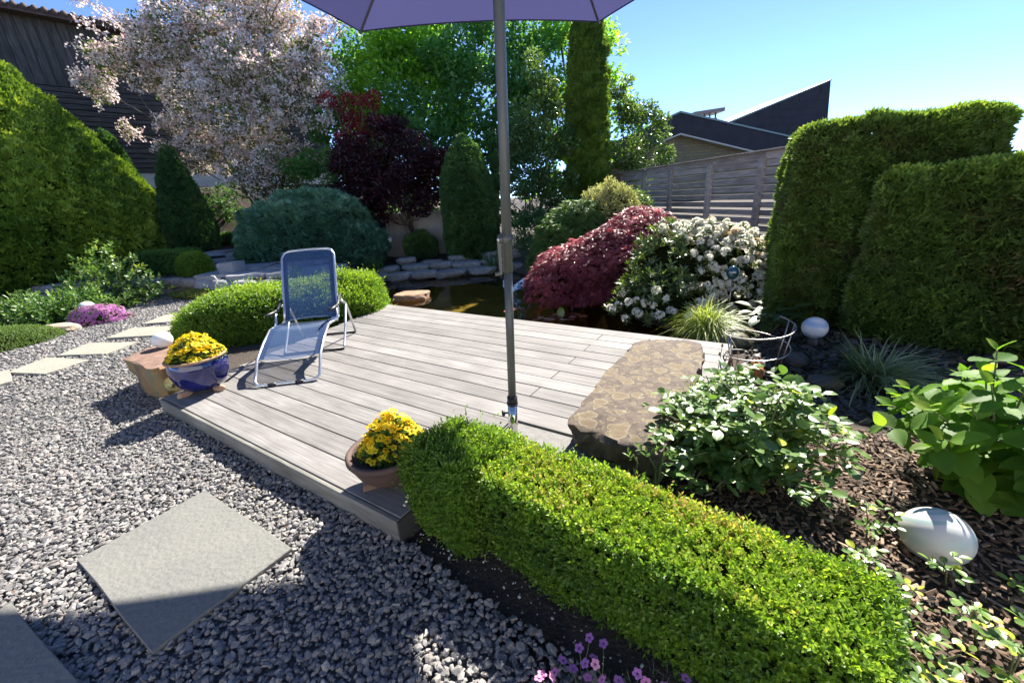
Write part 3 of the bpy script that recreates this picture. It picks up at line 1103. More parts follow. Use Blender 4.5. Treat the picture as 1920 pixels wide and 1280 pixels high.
for k in range(18):
    left = -.64 * (k + .5) / 18 + .01
    right = 2.84 if k < 6 else 3.93
    if k in (8, 10, 12, 14, 16):
        board(left, 2.777, k)
        board(2.783, right, k)
    else:
        board(left, right, k)
mb = MB()
mb.box((-.02, -.024, -.03), (2.84, -.002, .114))
mb.build('fascia_board', M['fascia'], deck, bevel=.003)
mb = MB()
mb.box((2.843, -.024, -.03), (2.852, .98, .112))
mb.build('end_board', M['fascia_end'], deck, bevel=.002)
mb = MB()
mb.box((3.932, 1.0, -.2), (3.95, 2.98, .112))
mb.build('end_board', M['fascia'], deck, bevel=.002)
mb = MB()
mb.box((-.6, 2.986, -.1), (3.93, 3.0, .1))
mb.build('rear_board', M['fascia'], deck, bevel=.002)
mb = MB()
mb.add([(0, 0, -.03), (2.8, 0, -.03), (2.8, .95, -.03), (3.9, 1.0, -.03), (3.9, 2.97, -.03), (-.6, 2.97, -.03), (0, 0, .088), (2.8, 0, .088), (2.8, .95, .088), (3.9, 1.0, .088), (3.9, 2.97, .088), (-.6, 2.97, .088)],
       [(6, 7, 8, 9, 10, 11), (0, 1, 7, 6), (1, 2, 8, 7), (2, 3, 9, 8), (3, 4, 10, 9), (4, 5, 11, 10), (5, 0, 6, 11)])
mb.build('under_deck_block', solid('under_deck_black', (.02, .017, .014), .95), deck)  # solid block hiding the underside; the dark below the boards is its colour
mb = MB()
pad = [tuple(deck_xy(2.86, .25)), tuple(deck_xy(3.75, .25)), tuple(deck_xy(3.75, .985)), tuple(deck_xy(2.86, .985))]
mb.prism(pad, -.05, .110)
tag(mb.build('concrete_pad', solid('concrete', (.20, .195, .185), .9, noise=(20, .6, (.16, .155, .15)), bump=(80, .2)), bevel=.004), kind='structure')

# ------------------------------------------------------------------ stones
def rough_slab(name, poly, z0, z1, mat, inset=.0, amp=.012, seed=1, rnd_top=.02, n_edge=6, mid=3):
    g = np.random.default_rng(seed)
    poly = np.array(poly, float)
    c = poly.mean(0)
    ring = []
    m = len(poly)
    for k in range(m):
        a, b = poly[k], poly[(k + 1) % m]
        for t in np.linspace(0, 1, n_edge, endpoint=False):
            ring.append(a + (b - a) * t)
    ring = np.array(ring)
    # soften corners
    ring = (ring * 2 + np.roll(ring, 1, 0) + np.roll(ring, -1, 0)) / 4
    if np.cross(ring[1] - ring[0], ring[n_edge] - ring[1]) < 0:
        ring = ring[::-1]
    n = len(ring)
    V, F = [], []
    levels = [(z0, -inset)] + [(z0 + (z1 - z0) * q, -inset * (1 - q)) for q in np.linspace(.25, .8, mid)] + [(z1 - rnd_top * .4, 0.0), (z1, -rnd_top * 1.2)]
    for (z, off) in levels:
        d = ring - c
        l = np.linalg.norm(d, axis=1, keepdims=True)
        r = c + d * (1 + off / l) + d / l * g.normal(0, amp, (n, 1)) * (1 if z < z1 else .35)
        for q in r:
            V.append((q[0] - c[0], q[1] - c[1], z + (g.normal(0, amp * .3))))
    # inner top rings
    for s in (.72, .4):
        for k in range(n):
            q = V[(len(levels) - 1) * n + k]
            V.append((q[0] * s, q[1] * s, z1 + g.normal(0, .0012)))
    V.append((0, 0, z1))
    L = len(levels) + 2
    for i in range(L - 1):
        for k in range(n):
            k2 = (k + 1) % n
            F.append((i * n + k, i * n + k2, (i + 1) * n + k2, (i + 1) * n + k))
    for k in range(n):
        F.append(((L - 1) * n + k, (L - 1) * n + (k + 1) % n, L * n))
    F.append(tuple(range(n - 1, -1, -1)))
    mb = MB()
    mb.add(V, F)
    o_ = mb.build(name, mat, smooth=True, loc=(c[0], c[1], 0))
    o_.data.set_sharp_from_angle(angle=R(38))
    return o_


o = rough_slab('stone_bench', [(.27, 2.01), (.62, 2.58), (1.04, 3.23), (1.30, 3.24), (1.54, 3.12), (1.50, 2.94), (1.17, 2.36), (.66, 1.63)], .122, .28, M['lichen'], .015, .016, 4, .016, n_edge=10)
tag(o, 'long flat brown stone spotted with yellow lichen rings on the deck edge', 'stone')
o = rough_slab('boundary_stone', [(-3.64, 3.60), (-3.60, 4.02), (-3.13, 3.86), (-2.90, 3.42), (-3.02, 3.18)], -.03, .33, M['brown_stone'], .03, .016, 9, .02, n_edge=5, mid=4)
tag(o, 'blocky reddish brown stone carrying a white ball lamp at the deck corner', 'stone')


def rock(name, x, y, z, sx, sy, sz_, mat, label=None, seed=0, rot=0, group=None, sub=2, flat_top=.0, cat='rock', amp=.2, sq=.82):
    IV, IF = ICO[sub]
    g = np.random.default_rng(seed)
    v = IV * (1 + amp * wave(IV * 2.2 + g.uniform(-5, 5, 3), 1.3, seed, 3))[:, None]
    v = np.sign(v) * np.abs(v) ** sq
    if flat_top:
        v[:, 2] = np.minimum(v[:, 2], flat_top + .06 * wave(IV * 4, 2, seed + 3))
    v = v * np.array((sx, sy, sz_))
    c, s = math.cos(rot), math.sin(rot)
    v = np.stack([v[:, 0] * c - v[:, 1] * s, v[:, 0] * s + v[:, 1] * c, v[:, 2]], 1)
    o = link(name, mesh_np(name, v, IF, smooth=True), mat, loc=(x, y, z))
    o.data.set_sharp_from_angle(angle=R(42))
    if label:
        tag(o, label, cat, group)
    return o


# rocks on the far pond shore: layered flat stones
gr = 'flat rocks piled along the far pond shore'
shore = [(-3.1, 9.9, .42, .22), (-2.55, 9.85, .5, .2), (-1.95, 9.8, .42, .22), (-1.3, 9.85, .5, .26), (-.6, 9.9, .45, .24), (.1, 10.0, .4, .22), (-2.9, 10.3, .4, .24),
         (-2.2, 10.25, .45, .25), (-1.6, 10.3, .4, .22), (-.95, 10.3, .48, .26), (-.3, 10.35, .4, .25), (-1.9, 10.7, .36, .22), (-1.15, 10.75, .42, .24), (-.45, 10.8, .36, .24), (-2.5, 10.65, .34, .22), (.15, 10.6, .3, .2)]
where = ['at the waterline, leftmost', 'at the waterline, second from the left', 'at the waterline, third from the left', 'at the waterline in the middle', 'at the waterline left of the reeds', 'at the waterline behind the parasol pole',
         'in the second row, leftmost', 'in the second row, left of the middle', 'in the second row, in the middle', 'in the second row, pale and broad', 'in the second row, beside the reeds', 'in the top row, in the middle', 'in the top row, palest and widest', 'in the top row by the reeds', 'in the top row, leftmost', 'in the top row behind the parasol pole']
for k, ((x, y, sx, sy), wd) in enumerate(zip(shore, where)):
    rock('shore_rock', x, y - .28, -.10 + .115 * (k // 6) + (k % 3) * .014 + .02, sx * .78, sy, .12, M['rock'], 'flat grey pond rock ' + wd, 20 + k, RNG.uniform(-.3, .3), gr, 2, .62)
rock('pond_rock', -1.8, 7.45, -.14, .34, .22, .17, M['rock_rust'], 'rust topped rock standing alone in the pond near the deck', 3, .1, None, 3, .55)
rock('bank_boulder', -3.2, 7.9, .1, .28, .22, .2, M['rock'], 'smooth blue grey boulder behind the box hedge by the pond', 8, .3, None, 3)
rock('orange_stone', 1.93, 2.98, .0, .10, .07, .13, M['rock_orange'], 'small orange brown stone behind the wire spiral', 12, .5, None, 3, amp=.42, sq=1.0)
rock('bed_stone', -7.0, 6.15, .05, .26, .13, .08, solid('pale_rock', (.42, .36, .27), .85, noise=(8, .5, (.32, .26, .19)), bump=(25, .6)), 'pale low stone between green cushion and pink flowers', 14, .3, None, 2)
for k, (x, y, s, lab) in enumerate([(2.15, 3.75, .2, 'dark stone at the water edge under the striped grass'), (2.45, 3.2, .12, 'dark mossy stone beside the blue ball lamp'), (2.75, 2.55, .14, 'dark mossy stone below the fine leaved sedge'),
                                    (2.35, 2.75, .12, 'dark stone in the stream bed behind the rose bush'), (3.15, 2.3, .17, 'large dark stone under the hydrangea leaves')]):
    rock('stream_stone', x, y, .02, s, s * .7, s * .45, solid('stream_stone%d' % k, (.05, .052, .056), .6, noise=(9, .5, (.075, .065, .025)), bump=(25, .6)), lab, 40 + k, k, 'dark stones of the stream', 2)

# ------------------------------------------------------------------ parasol
par = thing('parasol', 'lavender parasol on a dark grey pole with crank', 'parasol', (-.032, 2.2, .1))
TL = .036


def pole_pt(z):
    return (TL * (z - .1), 0, z - .1)


mb = MB()
mb.tube([pole_pt(z) for z in (.32, .8, 1.12)], .0235, 20)
mb.build('lower_pole', M['pole'], par, True)
mb = MB()
mb.tube([pole_pt(z) for z in (1.12, 1.9, 2.6, 3.2)], .0265, 20)
mb.build('upper_pole', M['pole'], par, True)
mb = MB()
mb.tube([pole_pt(.0), pole_pt(.335)], .0285, 20)
mb.build('stand_tube', M['chrome'], par, True)
mb = MB()
mb.tube([pole_pt(.325), pole_pt(.37)], .031, 20)
mb.tube([pole_pt(.318), pole_pt(.332)], .034, 20)
mb.build('collar', M['black_plastic'], par, True)
mb = MB()
x, y, z = pole_pt(.262)
mb.tube([(x - .02, y, z), (x - .052, y - .004, z)], .006, 8)
mb.tube([(x - .048, y - .004, z), (x - .066, y - .006, z)], .018, 10)
mb.build('clamp_knob', M['black_plastic'], par, True)
x, y, z = pole_pt(1.285)
mb = MB()
mb.tube([(x + .022, y, z + .01), (x - .038, y - .008, z + .01)], .030, 16)
mb.tube([(x + .02, y, z), (x + .036, y, z)], .026, 14)
ch = mb.build('crank_housing', M['pole'], par, True)
mb = MB()
mb.tube([(x - .030, y - .020, z + .012), (x - .045, y - .024, z + .012)], .0225, 14)
mb.add([(x - .052, y - .034, z + .02), (x - .030, y - .034, z + .02), (x - .036, y - .034, z - .17), (x - .050, y - .034, z - .17),
        (x - .052, y - .018, z + .02), (x - .030, y - .018, z + .02), (x - .036, y - .018, z - .17), (x - .050, y - .018, z - .17)],
       [(0, 3, 2, 1), (4, 5, 6, 7), (0, 1, 5, 4), (1, 2, 6, 5), (2, 3, 7, 6), (3, 0, 4, 7)])
mb.tube([(x - .043, y - .02, z - .165), (x - .075, y - .026, z - .168)], .011, 10)
mb.build('crank_handle', M['pole'], ch, False)
mb = MB()
mb.tube([(x - .041, y - .0345, z + .012), (x - .041, y - .039, z + .012)], .011, 12)
mb.build('bolt', M['chair_metal'], ch, True)
RC, CZ, HZ = 1.87, 2.77, 3.2
hub = Vector(pole_pt(HZ))
cx, cy = .092, 0.0
cen = Vector((cx, cy, CZ - .1))
ang0 = R(64.3)
corners = [cen + Vector((math.cos(ang0 + k * math.pi / 3), math.sin(ang0 + k * math.pi / 3), 0)) * RC for k in range(6)]
# cloth
V, F = [], []
NS, NR = 12, 10
for k in range(6):
    a, b = corners[k], corners[(k + 1) % 6]
    base = len(V)
    for i in range(NR + 1):
        t = i / NR
        for j in range(NS + 1):
            s = j / NS
            e = a.lerp(b, s)
            bow = 4 * s * (1 - s)
            e = e + (cen - e) * (.028 * bow) + Vector((0, 0, .02 * bow))
            p = hub.lerp(e, t)
            p.z += .11 * t * (1 - t) * (1 - bow * .9) - .03 * bow * t * (1 - t)
            V.append(tuple(p))
    for i in range(NR):
        for j in range(NS):
            q = base + i * (NS + 1) + j
            F.append((q, q + 1, q + NS + 2, q + NS + 1))
mb = MB()
mb.add(V, F)
cano = mb.build('canopy', M['canopy'], par, True)
hem = []
for k in range(6):
    q0 = k * (NR + 1) * (NS + 1) + NR * (NS + 1)
    hem += [V[q0 + j] for j in range(NS)]
mb = MB()
mb.tube(hem, .006, 6, closed=True)
mb.build('hem', M['canopy'], cano, True)
for k in range(6):
    e = corners[k]
    mid = hub.lerp(e, .5) + Vector((0, 0, .012))
    mb = MB()
    mb.tube([hub + Vector((0, 0, -.03)), mid, e + Vector((0, 0, -.012))], .0085, 8)
    rb = mb.build('rib', solid('rib_paint', (.10, .095, .12), .5) if k == 0 else bpy.data.materials['rib_paint'], par, True)
    mb = MB()
    mb.tube([tuple(Vector(pole_pt(2.52))), tuple(hub.lerp(e, .52) + Vector((0, 0, -.012)))], .007, 8)
    mb.build('strut', bpy.data.materials['rib_paint'], rb, True)
mb = MB()
mb.lathe([(.0, .1), (.05, .08), (.055, -.03), (.0, -.04)], 16, tuple(hub))
mb.build('top_cap', M['pole'], par, True)
mb = MB()
mb.lathe([(.03, .04), (.045, .03), (.045, -.03), (.03, -.04)], 16, pole_pt(2.5))
mb.build('runner', M['pole'], par, True)

# ------------------------------------------------------------------ lounge chair
ca = np.array((-.13, .9915))
cb = np.array((.9915, .13))
chair = thing('lounge_chair', 'reclining garden chair with blue mesh fabric and silver tube frame', 'chair', (-1.685, 3.235, .121), math.atan2(.13, .9915))
CW = .53     # local x: -CW..0 across, local y: back


def cp(s, z, side=0):
    return (-CW * side, s, z)


def chair_pts(prof, side):
    return [cp(s, z, side) for s, z in prof]


TR = .0125
# leg-rest + foot loop : one bent tube
loop = [cp(.56, .345, 0), cp(.36, .275, 0), cp(.21, .205, 0), cp(.165, .18, 0), cp(.10, .10, 0), cp(.035, .04, 0), cp(.0, .018, .07), cp(0, .0135, .16), cp(0, .0135, .84), cp(0, .018, .93), cp(.035, .04, 1), cp(.10, .10, 1), cp(.165, .18, 1), cp(.21, .205, 1), cp(.36, .275, 1), cp(.56, .345, 1)]
mb = MB()
mb.tube(loop, TR, 10)
fr = mb.build('foot_frame', M['chair_metal'], chair, True)
for s in (.3, .72):
    mb = MB()
    mb.tube([cp(0, .0145, s - .06), cp(0, .0145, s + .06)], .0155, 10)
    mb.build('floor_pad', M['black_plastic'], fr, True)
# seat rails
mb = MB()
for sd in (0, 1):
    mb.tube([cp(.56, .345, sd), cp(.66, .338, sd), cp(.84, .315, sd), cp(.94, .33, sd)], TR, 10)
mb.build('seat_frame', M['chair_metal'], chair, True)
back = [cp(.93, .33, 0), cp(.99, .42, 0), cp(1.05, .55, 0), cp(1.18, .80, 0), cp(1.255, .93, 0), cp(1.285, .975, .05), cp(1.30, .99, .13), cp(1.305, .995, .5), cp(1.30, .99, .87), cp(1.285, .975, .95), cp(1.255, .93, 1), cp(1.18, .80, 1), cp(1.05, .55, 1), cp(.99, .42, 1), cp(.93, .33, 1)]
mb = MB()
mb.tube(back, TR, 10)
mb.build('back_frame', M['chair_metal'], chair, True)
# side legs and base loops
for sd in (0, 1):
    o_ = -.035 if sd == 0 else 1.065 - 1 + .0
    x = .03 if sd == 0 else -CW - .03
    mb = MB()
    mb.tube([(x, 1.20, .40), (x, 1.02, .20), (x, .82, .03), (x, .79, .014)], TR, 10)
    mb.build('leg', M['chair_metal'], chair, True)
    mb = MB()
    mb.tube([(x, 1.03, .47), (x, 1.20, .40), (x, 1.30, .18), (x, 1.38, .014)], TR, 10)
    mb.build('leg', M['chair_metal'], chair, True)
    mb = MB()
    mb.tube([(x, 1.06, .53), (x, .90, .46), (x, .80, .455), (x, .62, .47)], [.014, .017, .018, .015], 10)
    ar = mb.build('armrest', M['black_plastic'], chair, True)
    mb = MB()
    mb.tube([(x, .84, .455), (x, .80, .36), (x, .76, .325)], TR * .9, 8)
    mb.build('arm_support', M['chair_metal'], ar, True)
for y in (.79, 1.38):
    mb = MB()
    mb.tube([(.03, y, .0135), (-CW - .03, y, .0135)], TR, 10)
    b_ = mb.build('cross_bar', M['black_plastic'], chair, True)
# fabric : seat sheet and back sheet with hems
def sheet(prof, x0, x1, name, mat, nx_=8, sag=.02):
    V, F = [], []
    for i, (s, z) in enumerate(prof):
        for j in range(nx_ + 1):
            u = j / nx_
            V.append((x0 + (x1 - x0) * u, s, z - sag * 4 * u * (1 - u)))
    for i in range(len(prof) - 1):
        for j in range(nx_):
            q = i * (nx_ + 1) + j
            F.append((q, q + 1, q + nx_ + 2, q + nx_ + 1))
    mb = MB()
    mb.add(V, F)
    return mb.build(name, mat, chair, True)


def dens(prof, n=6):
    out = []
    for (a, b) in zip(prof[:-1], prof[1:]):
        for t in np.linspace(0, 1, n, endpoint=False):
            out.append((a[0] + (b[0] - a[0]) * t, a[1] + (b[1] - a[1]) * t))
    return out + [prof[-1]]


seatp = dens([(.175, .188), (.36, .279), (.56, .352), (.68, .345), (.84, .325), (.90, .325)])
backp = dens([(.90, .325), (.935, .335), (.985, .42), (1.045, .55), (1.175, .80), (1.25, .93), (1.285, .975)])
ss = sheet(seatp, -.012, -CW + .012, 'seat_fabric', M['mesh_blue'], sag=.022)
bs = sheet(backp, -.012, -CW + .012, 'back_fabric', M['mesh_blue'], sag=-.02)
for sh_, pr in ((ss, seatp), (bs, backp)):
    for (xa, xb) in ((.006, -.055), (-CW - .006, -CW + .055)):
        V, F = [], []
        for (s, z) in pr:
            V += [(xa, s, z + .003), (xb, s, z + .0005)]
        for i in range(len(pr) - 1):
            F.append((2 * i, 2 * i + 1, 2 * i + 3, 2 * i + 2))
        mb = MB()
        mb.add(V, F)
        mb.build('hem', M['mesh_edge'], sh_, True)

# ------------------------------------------------------------------ pots with pansies
def flower_mesh(name, r, lift=.35, petals=5):
    V, F = [], []
    for k in range(petals):
        a = 2 * math.pi * k / petals + .3
        d = np.array((math.cos(a), math.sin(a), 0))
        s = np.array((-d[1], d[0], 0))
        b = len(V)
        V += [tuple(d * r * .12), tuple(d * r * .6 + s * r * .46 + np.array((0, 0, lift * r * .5))), tuple(d * r * 1.02 + s * r * .22 + np.array((0, 0, lift * r * .3))),
              tuple(d * r * 1.02 - s * r * .22 + np.array((0, 0, lift * r * .3))), tuple(d * r * .6 - s * r * .46 + np.array((0, 0, lift * r * .5)))]
        F += [(b, b + 1, b + 2, b + 3, b + 4)]
    me = bpy.data.meshes.new(name)
    me.from_pydata(V, [], F)
    return me


PANSY = []
for k in range(4):
    me = flower_mesh('flower', .021)
    at = me.attributes.new('rnd', 'FLOAT', 'FACE')
    at.data.foreach_set('value', [max(0, min(1, .2 + .23 * k + .1 * q)) for q in range(len(me.polygons))])
    me.materials.append(M['pansy'])
    PANSY.append(me)


def pansy_mound(root, cx, cy, z0, rx, ry, h, nf, g, fs=1.0):
    n = 1500
    a = g.uniform(0, 6.283, n)
    r = np.sqrt(g.random(n))
    zz = z0 + h * (1 - r ** 2) * g.uniform(.25, .92, n)
    P = np.stack([cx + rx * r * np.cos(a), cy + ry * r * np.sin(a), zz], 1)
    D = nrm(np.stack([np.cos(a) * r, np.sin(a) * r, g.uniform(-.1, .8, n)], 1) + g.normal(0, .4, (n, 3)))
    leaves('foliage', P, D, nrm(g.normal(0, .5, (n, 3)) + np.array((0, 0, 1.))), g.uniform(.02, .04, n), g.uniform(.012, .02, n), M['low_green'], root, tpl=LEAF6)
    for k in range(nf):
        a_ = g.uniform(0, 6.283)
        r_ = math.sqrt(g.random()) * 1.03
        z_ = z0 + h * (1 - r_ ** 2 * .85) * g.uniform(.82, 1.12)
        o = link('flower', PANSY[k % 4], None, root)
        o.location = (cx + rx * r_ * math.cos(a_), cy + ry * r_ * math.sin(a_), z_)
        tilt = g.uniform(.2, 1.05)
        # pansies turn towards the light
        az = R(90 - SUN_AZ) + g.normal(0, .7) if g.random() < .5 else a_ + g.normal(0, .6)
        o.rotation_euler = Vector((math.cos(az) * math.sin(tilt), math.sin(az) * math.sin(tilt), math.cos(tilt))).to_track_quat('Z', 'Y').to_euler()
        s_ = fs * g.uniform(.8, 1.25)
        o.scale = (s_, s_, s_)


gp = np.random.default_rng(3)
pot = thing('flower_pot', 'glossy cobalt blue pot overflowing with yellow pansies', 'flower pot', (-2.645, 3.215, .121))
mb = MB()
mb.lathe([(.0, .03), (.10, .03), (.15, .055), (.188, .11), (.209, .18), (.214, .235), (.208, .275), (.20, .295)], 48)
mb.build('pot_body', M['blue_glaze'], pot, True)
mb = MB()
mb.lathe([(.20, .291), (.218, .298), (.22, .311), (.208, .317), (.193, .309), (.19, .26)], 48)
mb.build('rim', M['clay_rim'], pot, True)
mb = MB()
mb.lathe([(.192, .28), (.1, .29), (.001, .295)], 32)
mb.build('potting_soil', M['soil'], pot, True)
M['foot_clay'] = solid('foot_clay', (.20, .13, .09), .8, noise=(20, .5, (.13, .085, .06)))
M['foot_stone'] = solid('foot_stone', (.42, .28, .20), .8, noise=(20, .5, (.32, .2, .14)))
for k, (x, y) in enumerate([(-.10, -.12), (.13, -.03), (-.03, .13)]):
    r_ = rock('foot', x, y, .018, .055, .026, .028, M['foot_stone'], None, 60 + k, math.atan2(y, x), sub=2)
    r_.parent = pot
pansy_mound(pot, 0, .01, .29, .195, .195, .20, 200, gp, 1.05)

pot2 = thing('flower_bowl', 'brown terracotta bowl of yellow pansies beside the near hedge', 'flower pot', (-.685, 1.80, .121))
mb = MB()
mb.lathe([(.0, .035), (.075, .035), (.115, .055), (.155, .10), (.178, .15), (.186, .178)], 48)
mb.build('bowl', M['terracotta'], pot2, True)
mb = MB()
mb.lathe([(.184, .174), (.194, .178), (.201, .19), (.201, .205), (.193, .215), (.178, .212), (.170, .20), (.165, .17)], 48)
mb.build('rim', M['terracotta'], pot2, True)
mb = MB()
mb.lathe([(.172, .182), (.1, .19), (.001, .192)], 32)
mb.build('potting_soil', M['soil'], pot2, True)
for k, (a_) in enumerate((R(200), R(340), R(90))):
    mb = MB()
    mb.add([(.04, -.022, -.0), (.15, -.022, 0), (.15, .022, 0), (.04, .022, 0), (.04, -.018, .04), (.11, -.018, .045), (.145, -.014, .03), (.145, .014, .03), (.11, .018, .045), (.04, .018, .04)],
           [(0, 3, 2, 1), (4, 5, 8, 9), (5, 6, 7, 8), (0, 1, 6, 5, 4), (3, 9, 8, 7, 2), (1, 2, 7, 6), (0, 4, 9, 3)])
    f_ = mb.build('foot', M['foot_clay'], pot2, bevel=.006)
    f_.rotation_euler = (0, 0, a_)
pansy_mound(pot2, .03, .03, .185, .165, .155, .20, 200, gp, .9)

# ------------------------------------------------------------------ ball lamps
def ball_lamp(label, x, y, z, r, mat, base=True, tilt=(0, 0, 0), bh=.06):
    t_ = thing('ball_lamp', label, 'garden lamp', (x, y, z), 0, 'round garden lamps')
    IV, IF = ICO[4]
    v = IV * np.array((r, r, r * .96))
    o = link('globe', mesh_np('globe', v, IF, smooth=True), mat, t_)
    o.location = (0, 0, r * .93 + bh * .5)
    o.rotation_euler = tilt
    mb = MB()
    mb.lathe([(r * .5, -.02), (r * .52, bh * .5 + r * .1), (r * .4, bh * .5 + r * .16), (.001, bh * .5 + r * .16)], 20)
    mb.build('socket', M['black_plastic'], t_, True)
    return t_


ball_lamp('white ball lamp sitting on the reddish brown stone', -3.44, 3.86, .318, .085, M['lamp_white'], bh=.02)
ball_lamp('ball lamp with painted blue reflection on a black socket below the tall hedge', 2.83, 3.55, .02, .105, M['lamp_blue'], bh=.10)
ball_lamp('large pale green swirled ball lamp lying in the mulch bed', 1.70, 1.28, -.055, .116, M['lamp_green'], tilt=(-.5, .15, .3), bh=.02)
ball_lamp('small white ball lamp far behind the pond by the wall', -3.05, 11.0, .56, .095, M['lamp_white'])
ball_lamp('bluish ball lamp half hidden behind pink flowers', -7.25, 6.95, .05, .12, M['lamp_blue'])

# glass ball on a stick
t_ = thing('glass_stake', 'dark teal glass ball on a stake in front of the white rhododendron', 'ornament', (2.50, 4.45, 0))
IV, IF = ICO[3]
link('ball', mesh_np('ball', IV * np.array((.062, .062, .075)), IF, smooth=True), M['teal_glass'], t_, (0, 0, .55))
mb = MB()
mb.tube([(0, 0, -.02), (.005, 0, .48)], .006, 8)
mb.build('stake', M['steel'], t_, True)

# wire spiral plant support
t_ = thing('spiral_support', 'rusty wire spiral plant support on three legs', 'plant support', (1.98, 3.05, 0))
pts = []
for k in range(96):
    q = k / 95
    a = R(25) - q * 2 * math.pi * 1.85
    rr = .245 - .02 * q
    pts.append((rr * math.cos(a) + .0, rr * math.sin(a), .44 - .33 * q))
mb = MB()
mb.tube(pts, .0058, 8)
mb.build('spiral', M['steel'], t_, True)
for k, a in enumerate((R(0), R(-25), R(185), R(175))):
    mb = MB()
    mb.tube([(.235 * math.cos(a), .235 * math.sin(a), .44 if k < 2 else .33), (.17 * math.cos(a) + .0, .17 * math.sin(a), -.03)], .0055, 8)
    mb.build('leg', M['steel'], t_, True)

# ------------------------------------------------------------------ buildings, fence, walls
fence = thing('slat_fence', 'grey wooden fence of horizontal boards behind the flowering shrubs', 'fence', (4.65, 7.0, 0), math.atan2(.984, -.177))
posts_t = [-.85, .53, 1.9, 3.32, 4.6, 5.9, 6.8]
for t in posts_t:
    mb = MB()
    mb.box((t - .05, .0, .1), (t + .05, .085, 1.86))
    mb.build('post', M['fence'], fence, bevel=.004)
for k in range(12):
    zt = 1.95 - k * .136
    hh = .128 if k == 0 else .100
    for a, b in zip(posts_t[:-1], posts_t[1:]):
        mb = MB()
        mb.box((0, 0, -hh), (b - a - .004, .022, 0))
        o = mb.build('slat', M['fence'], fence, bevel=.002)
        o.location = (a + .002, -.024 + RNG.normal(0, .001), zt + RNG.normal(0, .0025))
mb = MB()
mb.box((-.9, -.045, 1.953), (6.85, .09, 1.975))
mb.build('cap_rail', M['fence'], fence, bevel=.003)

# neighbour's house
house = thing('neighbour_house', 'yellow brick house with dark low gable and wedge shaped roof', 'house', (0, 20, 0))


def xz_prism(pts, y0, y1, name, mat, parent, bevel=0):
    n = len(pts)
    V = [(p[0], y0, p[1]) for p in pts] + [(p[0], y1, p[1]) for p in pts]
    F = [tuple(range(n)), tuple(range(2 * n - 1, n - 1, -1))]
    for i in range(n):
        j = (i + 1) % n
        F.append((i, n + i, n + j, j))
    mb = MB()
    mb.add(V, F)
    o = mb.build(name, mat, parent)
    return o


xz_prism([(5.6, -.2), (13.4, -.2), (13.4, 2.3), (8.18, 3.72), (5.6, 2.9)], .5, 9, 'brick_wall', M['brick'], house)
rf = xz_prism([(4.6, 2.62), (8.18, 3.70), (14.4, 1.98), (14.4, 2.86), (8.08, 4.49), (4.6, 3.25)], 0, 9.4, 'gable_roof', M['roof_dark'], house)
xz_prism([(4.6, 2.56), (8.18, 3.63), (14.4, 1.91), (14.4, 1.98), (8.18, 3.70), (4.6, 2.62)], .02, 9.3, 'soffit_trim', M['white_trim'], rf)
xz_prism([(4.55, 3.255), (8.08, 4.495), (14.45, 2.865), (14.45, 2.93), (8.08, 4.57), (4.55, 3.32)], -.05, 9.45, 'edge_flashing', M['copper'], rf)
wr = xz_prism([(9.6, 3.68), (11.12, 4.16), (15.44, 5.55), (15.9, 1.0), (9.6, 1.0)], 1.2, 6.5, 'wedge_roof', M['roof_dark'], house)
xz_prism([(10.9, 4.095), (15.44, 5.555), (15.47, 5.62), (10.88, 4.16)], 1.15, 6.6, 'edge_flashing', M['copper'], wr)
for k in range(1, 14):
    z_ = 1.2 + k * .3
    xa = 9.7
    xe = 15.87 - (z_ + .285 - 1.0) * .1011
    if z_ > 3.35:
        xa = 11.12 + (z_ + .285 - 4.16) * 3.108 + .12
    if xa < xe - .1:
        mb = MB()
        mb.box((xa, 1.185, z_), (xe, 1.197, z_ + .285))
        mb.build('cladding_panel', M['roof_dark'], wr)
mb = MB()
mb.box((10.15, 2.2, 3.4), (10.83, 2.9, 4.50))
chim = mb.build('chimney', M['copper'], house)
for (x, y) in ((10.2, 2.25), (10.75, 2.25), (10.2, 2.85), (10.75, 2.85)):
    mb = MB()
    mb.box((x - .03, y - .03, 4.50), (x + .03, y + .03, 4.74))
    mb.build('cap_leg', M['fascia_end'], chim)
mb = MB()
mb.add([(9.6, 2.0, 4.66), (11.07, 2.0, 4.74), (11.07, 3.1, 4.74), (9.6, 3.1, 4.66), (9.6, 2.0, 4.80), (11.07, 2.0, 4.91), (11.07, 3.1, 4.91), (9.6, 3.1, 4.80)],
       [(0, 3, 2, 1), (4, 5, 6, 7), (0, 1, 5, 4), (1, 2, 6, 5), (2, 3, 7, 6), (3, 0, 4, 7)])
mb.build('chimney_cap', solid('cap_metal', (.24, .16, .14), .5, .3), chim)

# barn
barn = thing('wooden_barn', 'tall dark weathered wooden barn behind the flowering shrub', 'barn', (-14.4, 15.0, 0), math.atan2(.76, .65))
mb = MB()
mb.box((-9, .06, 1.6), (9.5, 7, 7.6))
mb.build('wall', solid('barn_inside', (.012, .01, .009), .95), barn)
z_ = 3.24
k = 0
while z_ < 5.7:
    mb = MB()
    h_ = RNG.uniform(.15, .18)
    mb.box((0, 0, 0), (13.5, .035, h_ - .022))
    o = mb.build('board', M['barn'], barn)
    o.location = (-4.0, .0 + RNG.normal(0, .006), z_)
    o.rotation_euler = (R(-5), 0, 0)
    z_ += h_
    k += 1
zb = z_
for k in range(46):
    mb = MB()
    w_ = .24
    mb.box((0, 0, 0), (7.75 - zb, .03, w_ - .012))
    o = mb.build('upright_board', M['barn'], barn)
    o.rotation_euler = (0, R(-90), 0)
    o.location = (-4 + k * w_, .02 + RNG.normal(0, .006), zb)
mb = MB()
mb.box((-9, .03, 2.72), (9.5, .4, 3.235))
mb.build('plinth', M['plaster'], barn)
mb = MB()
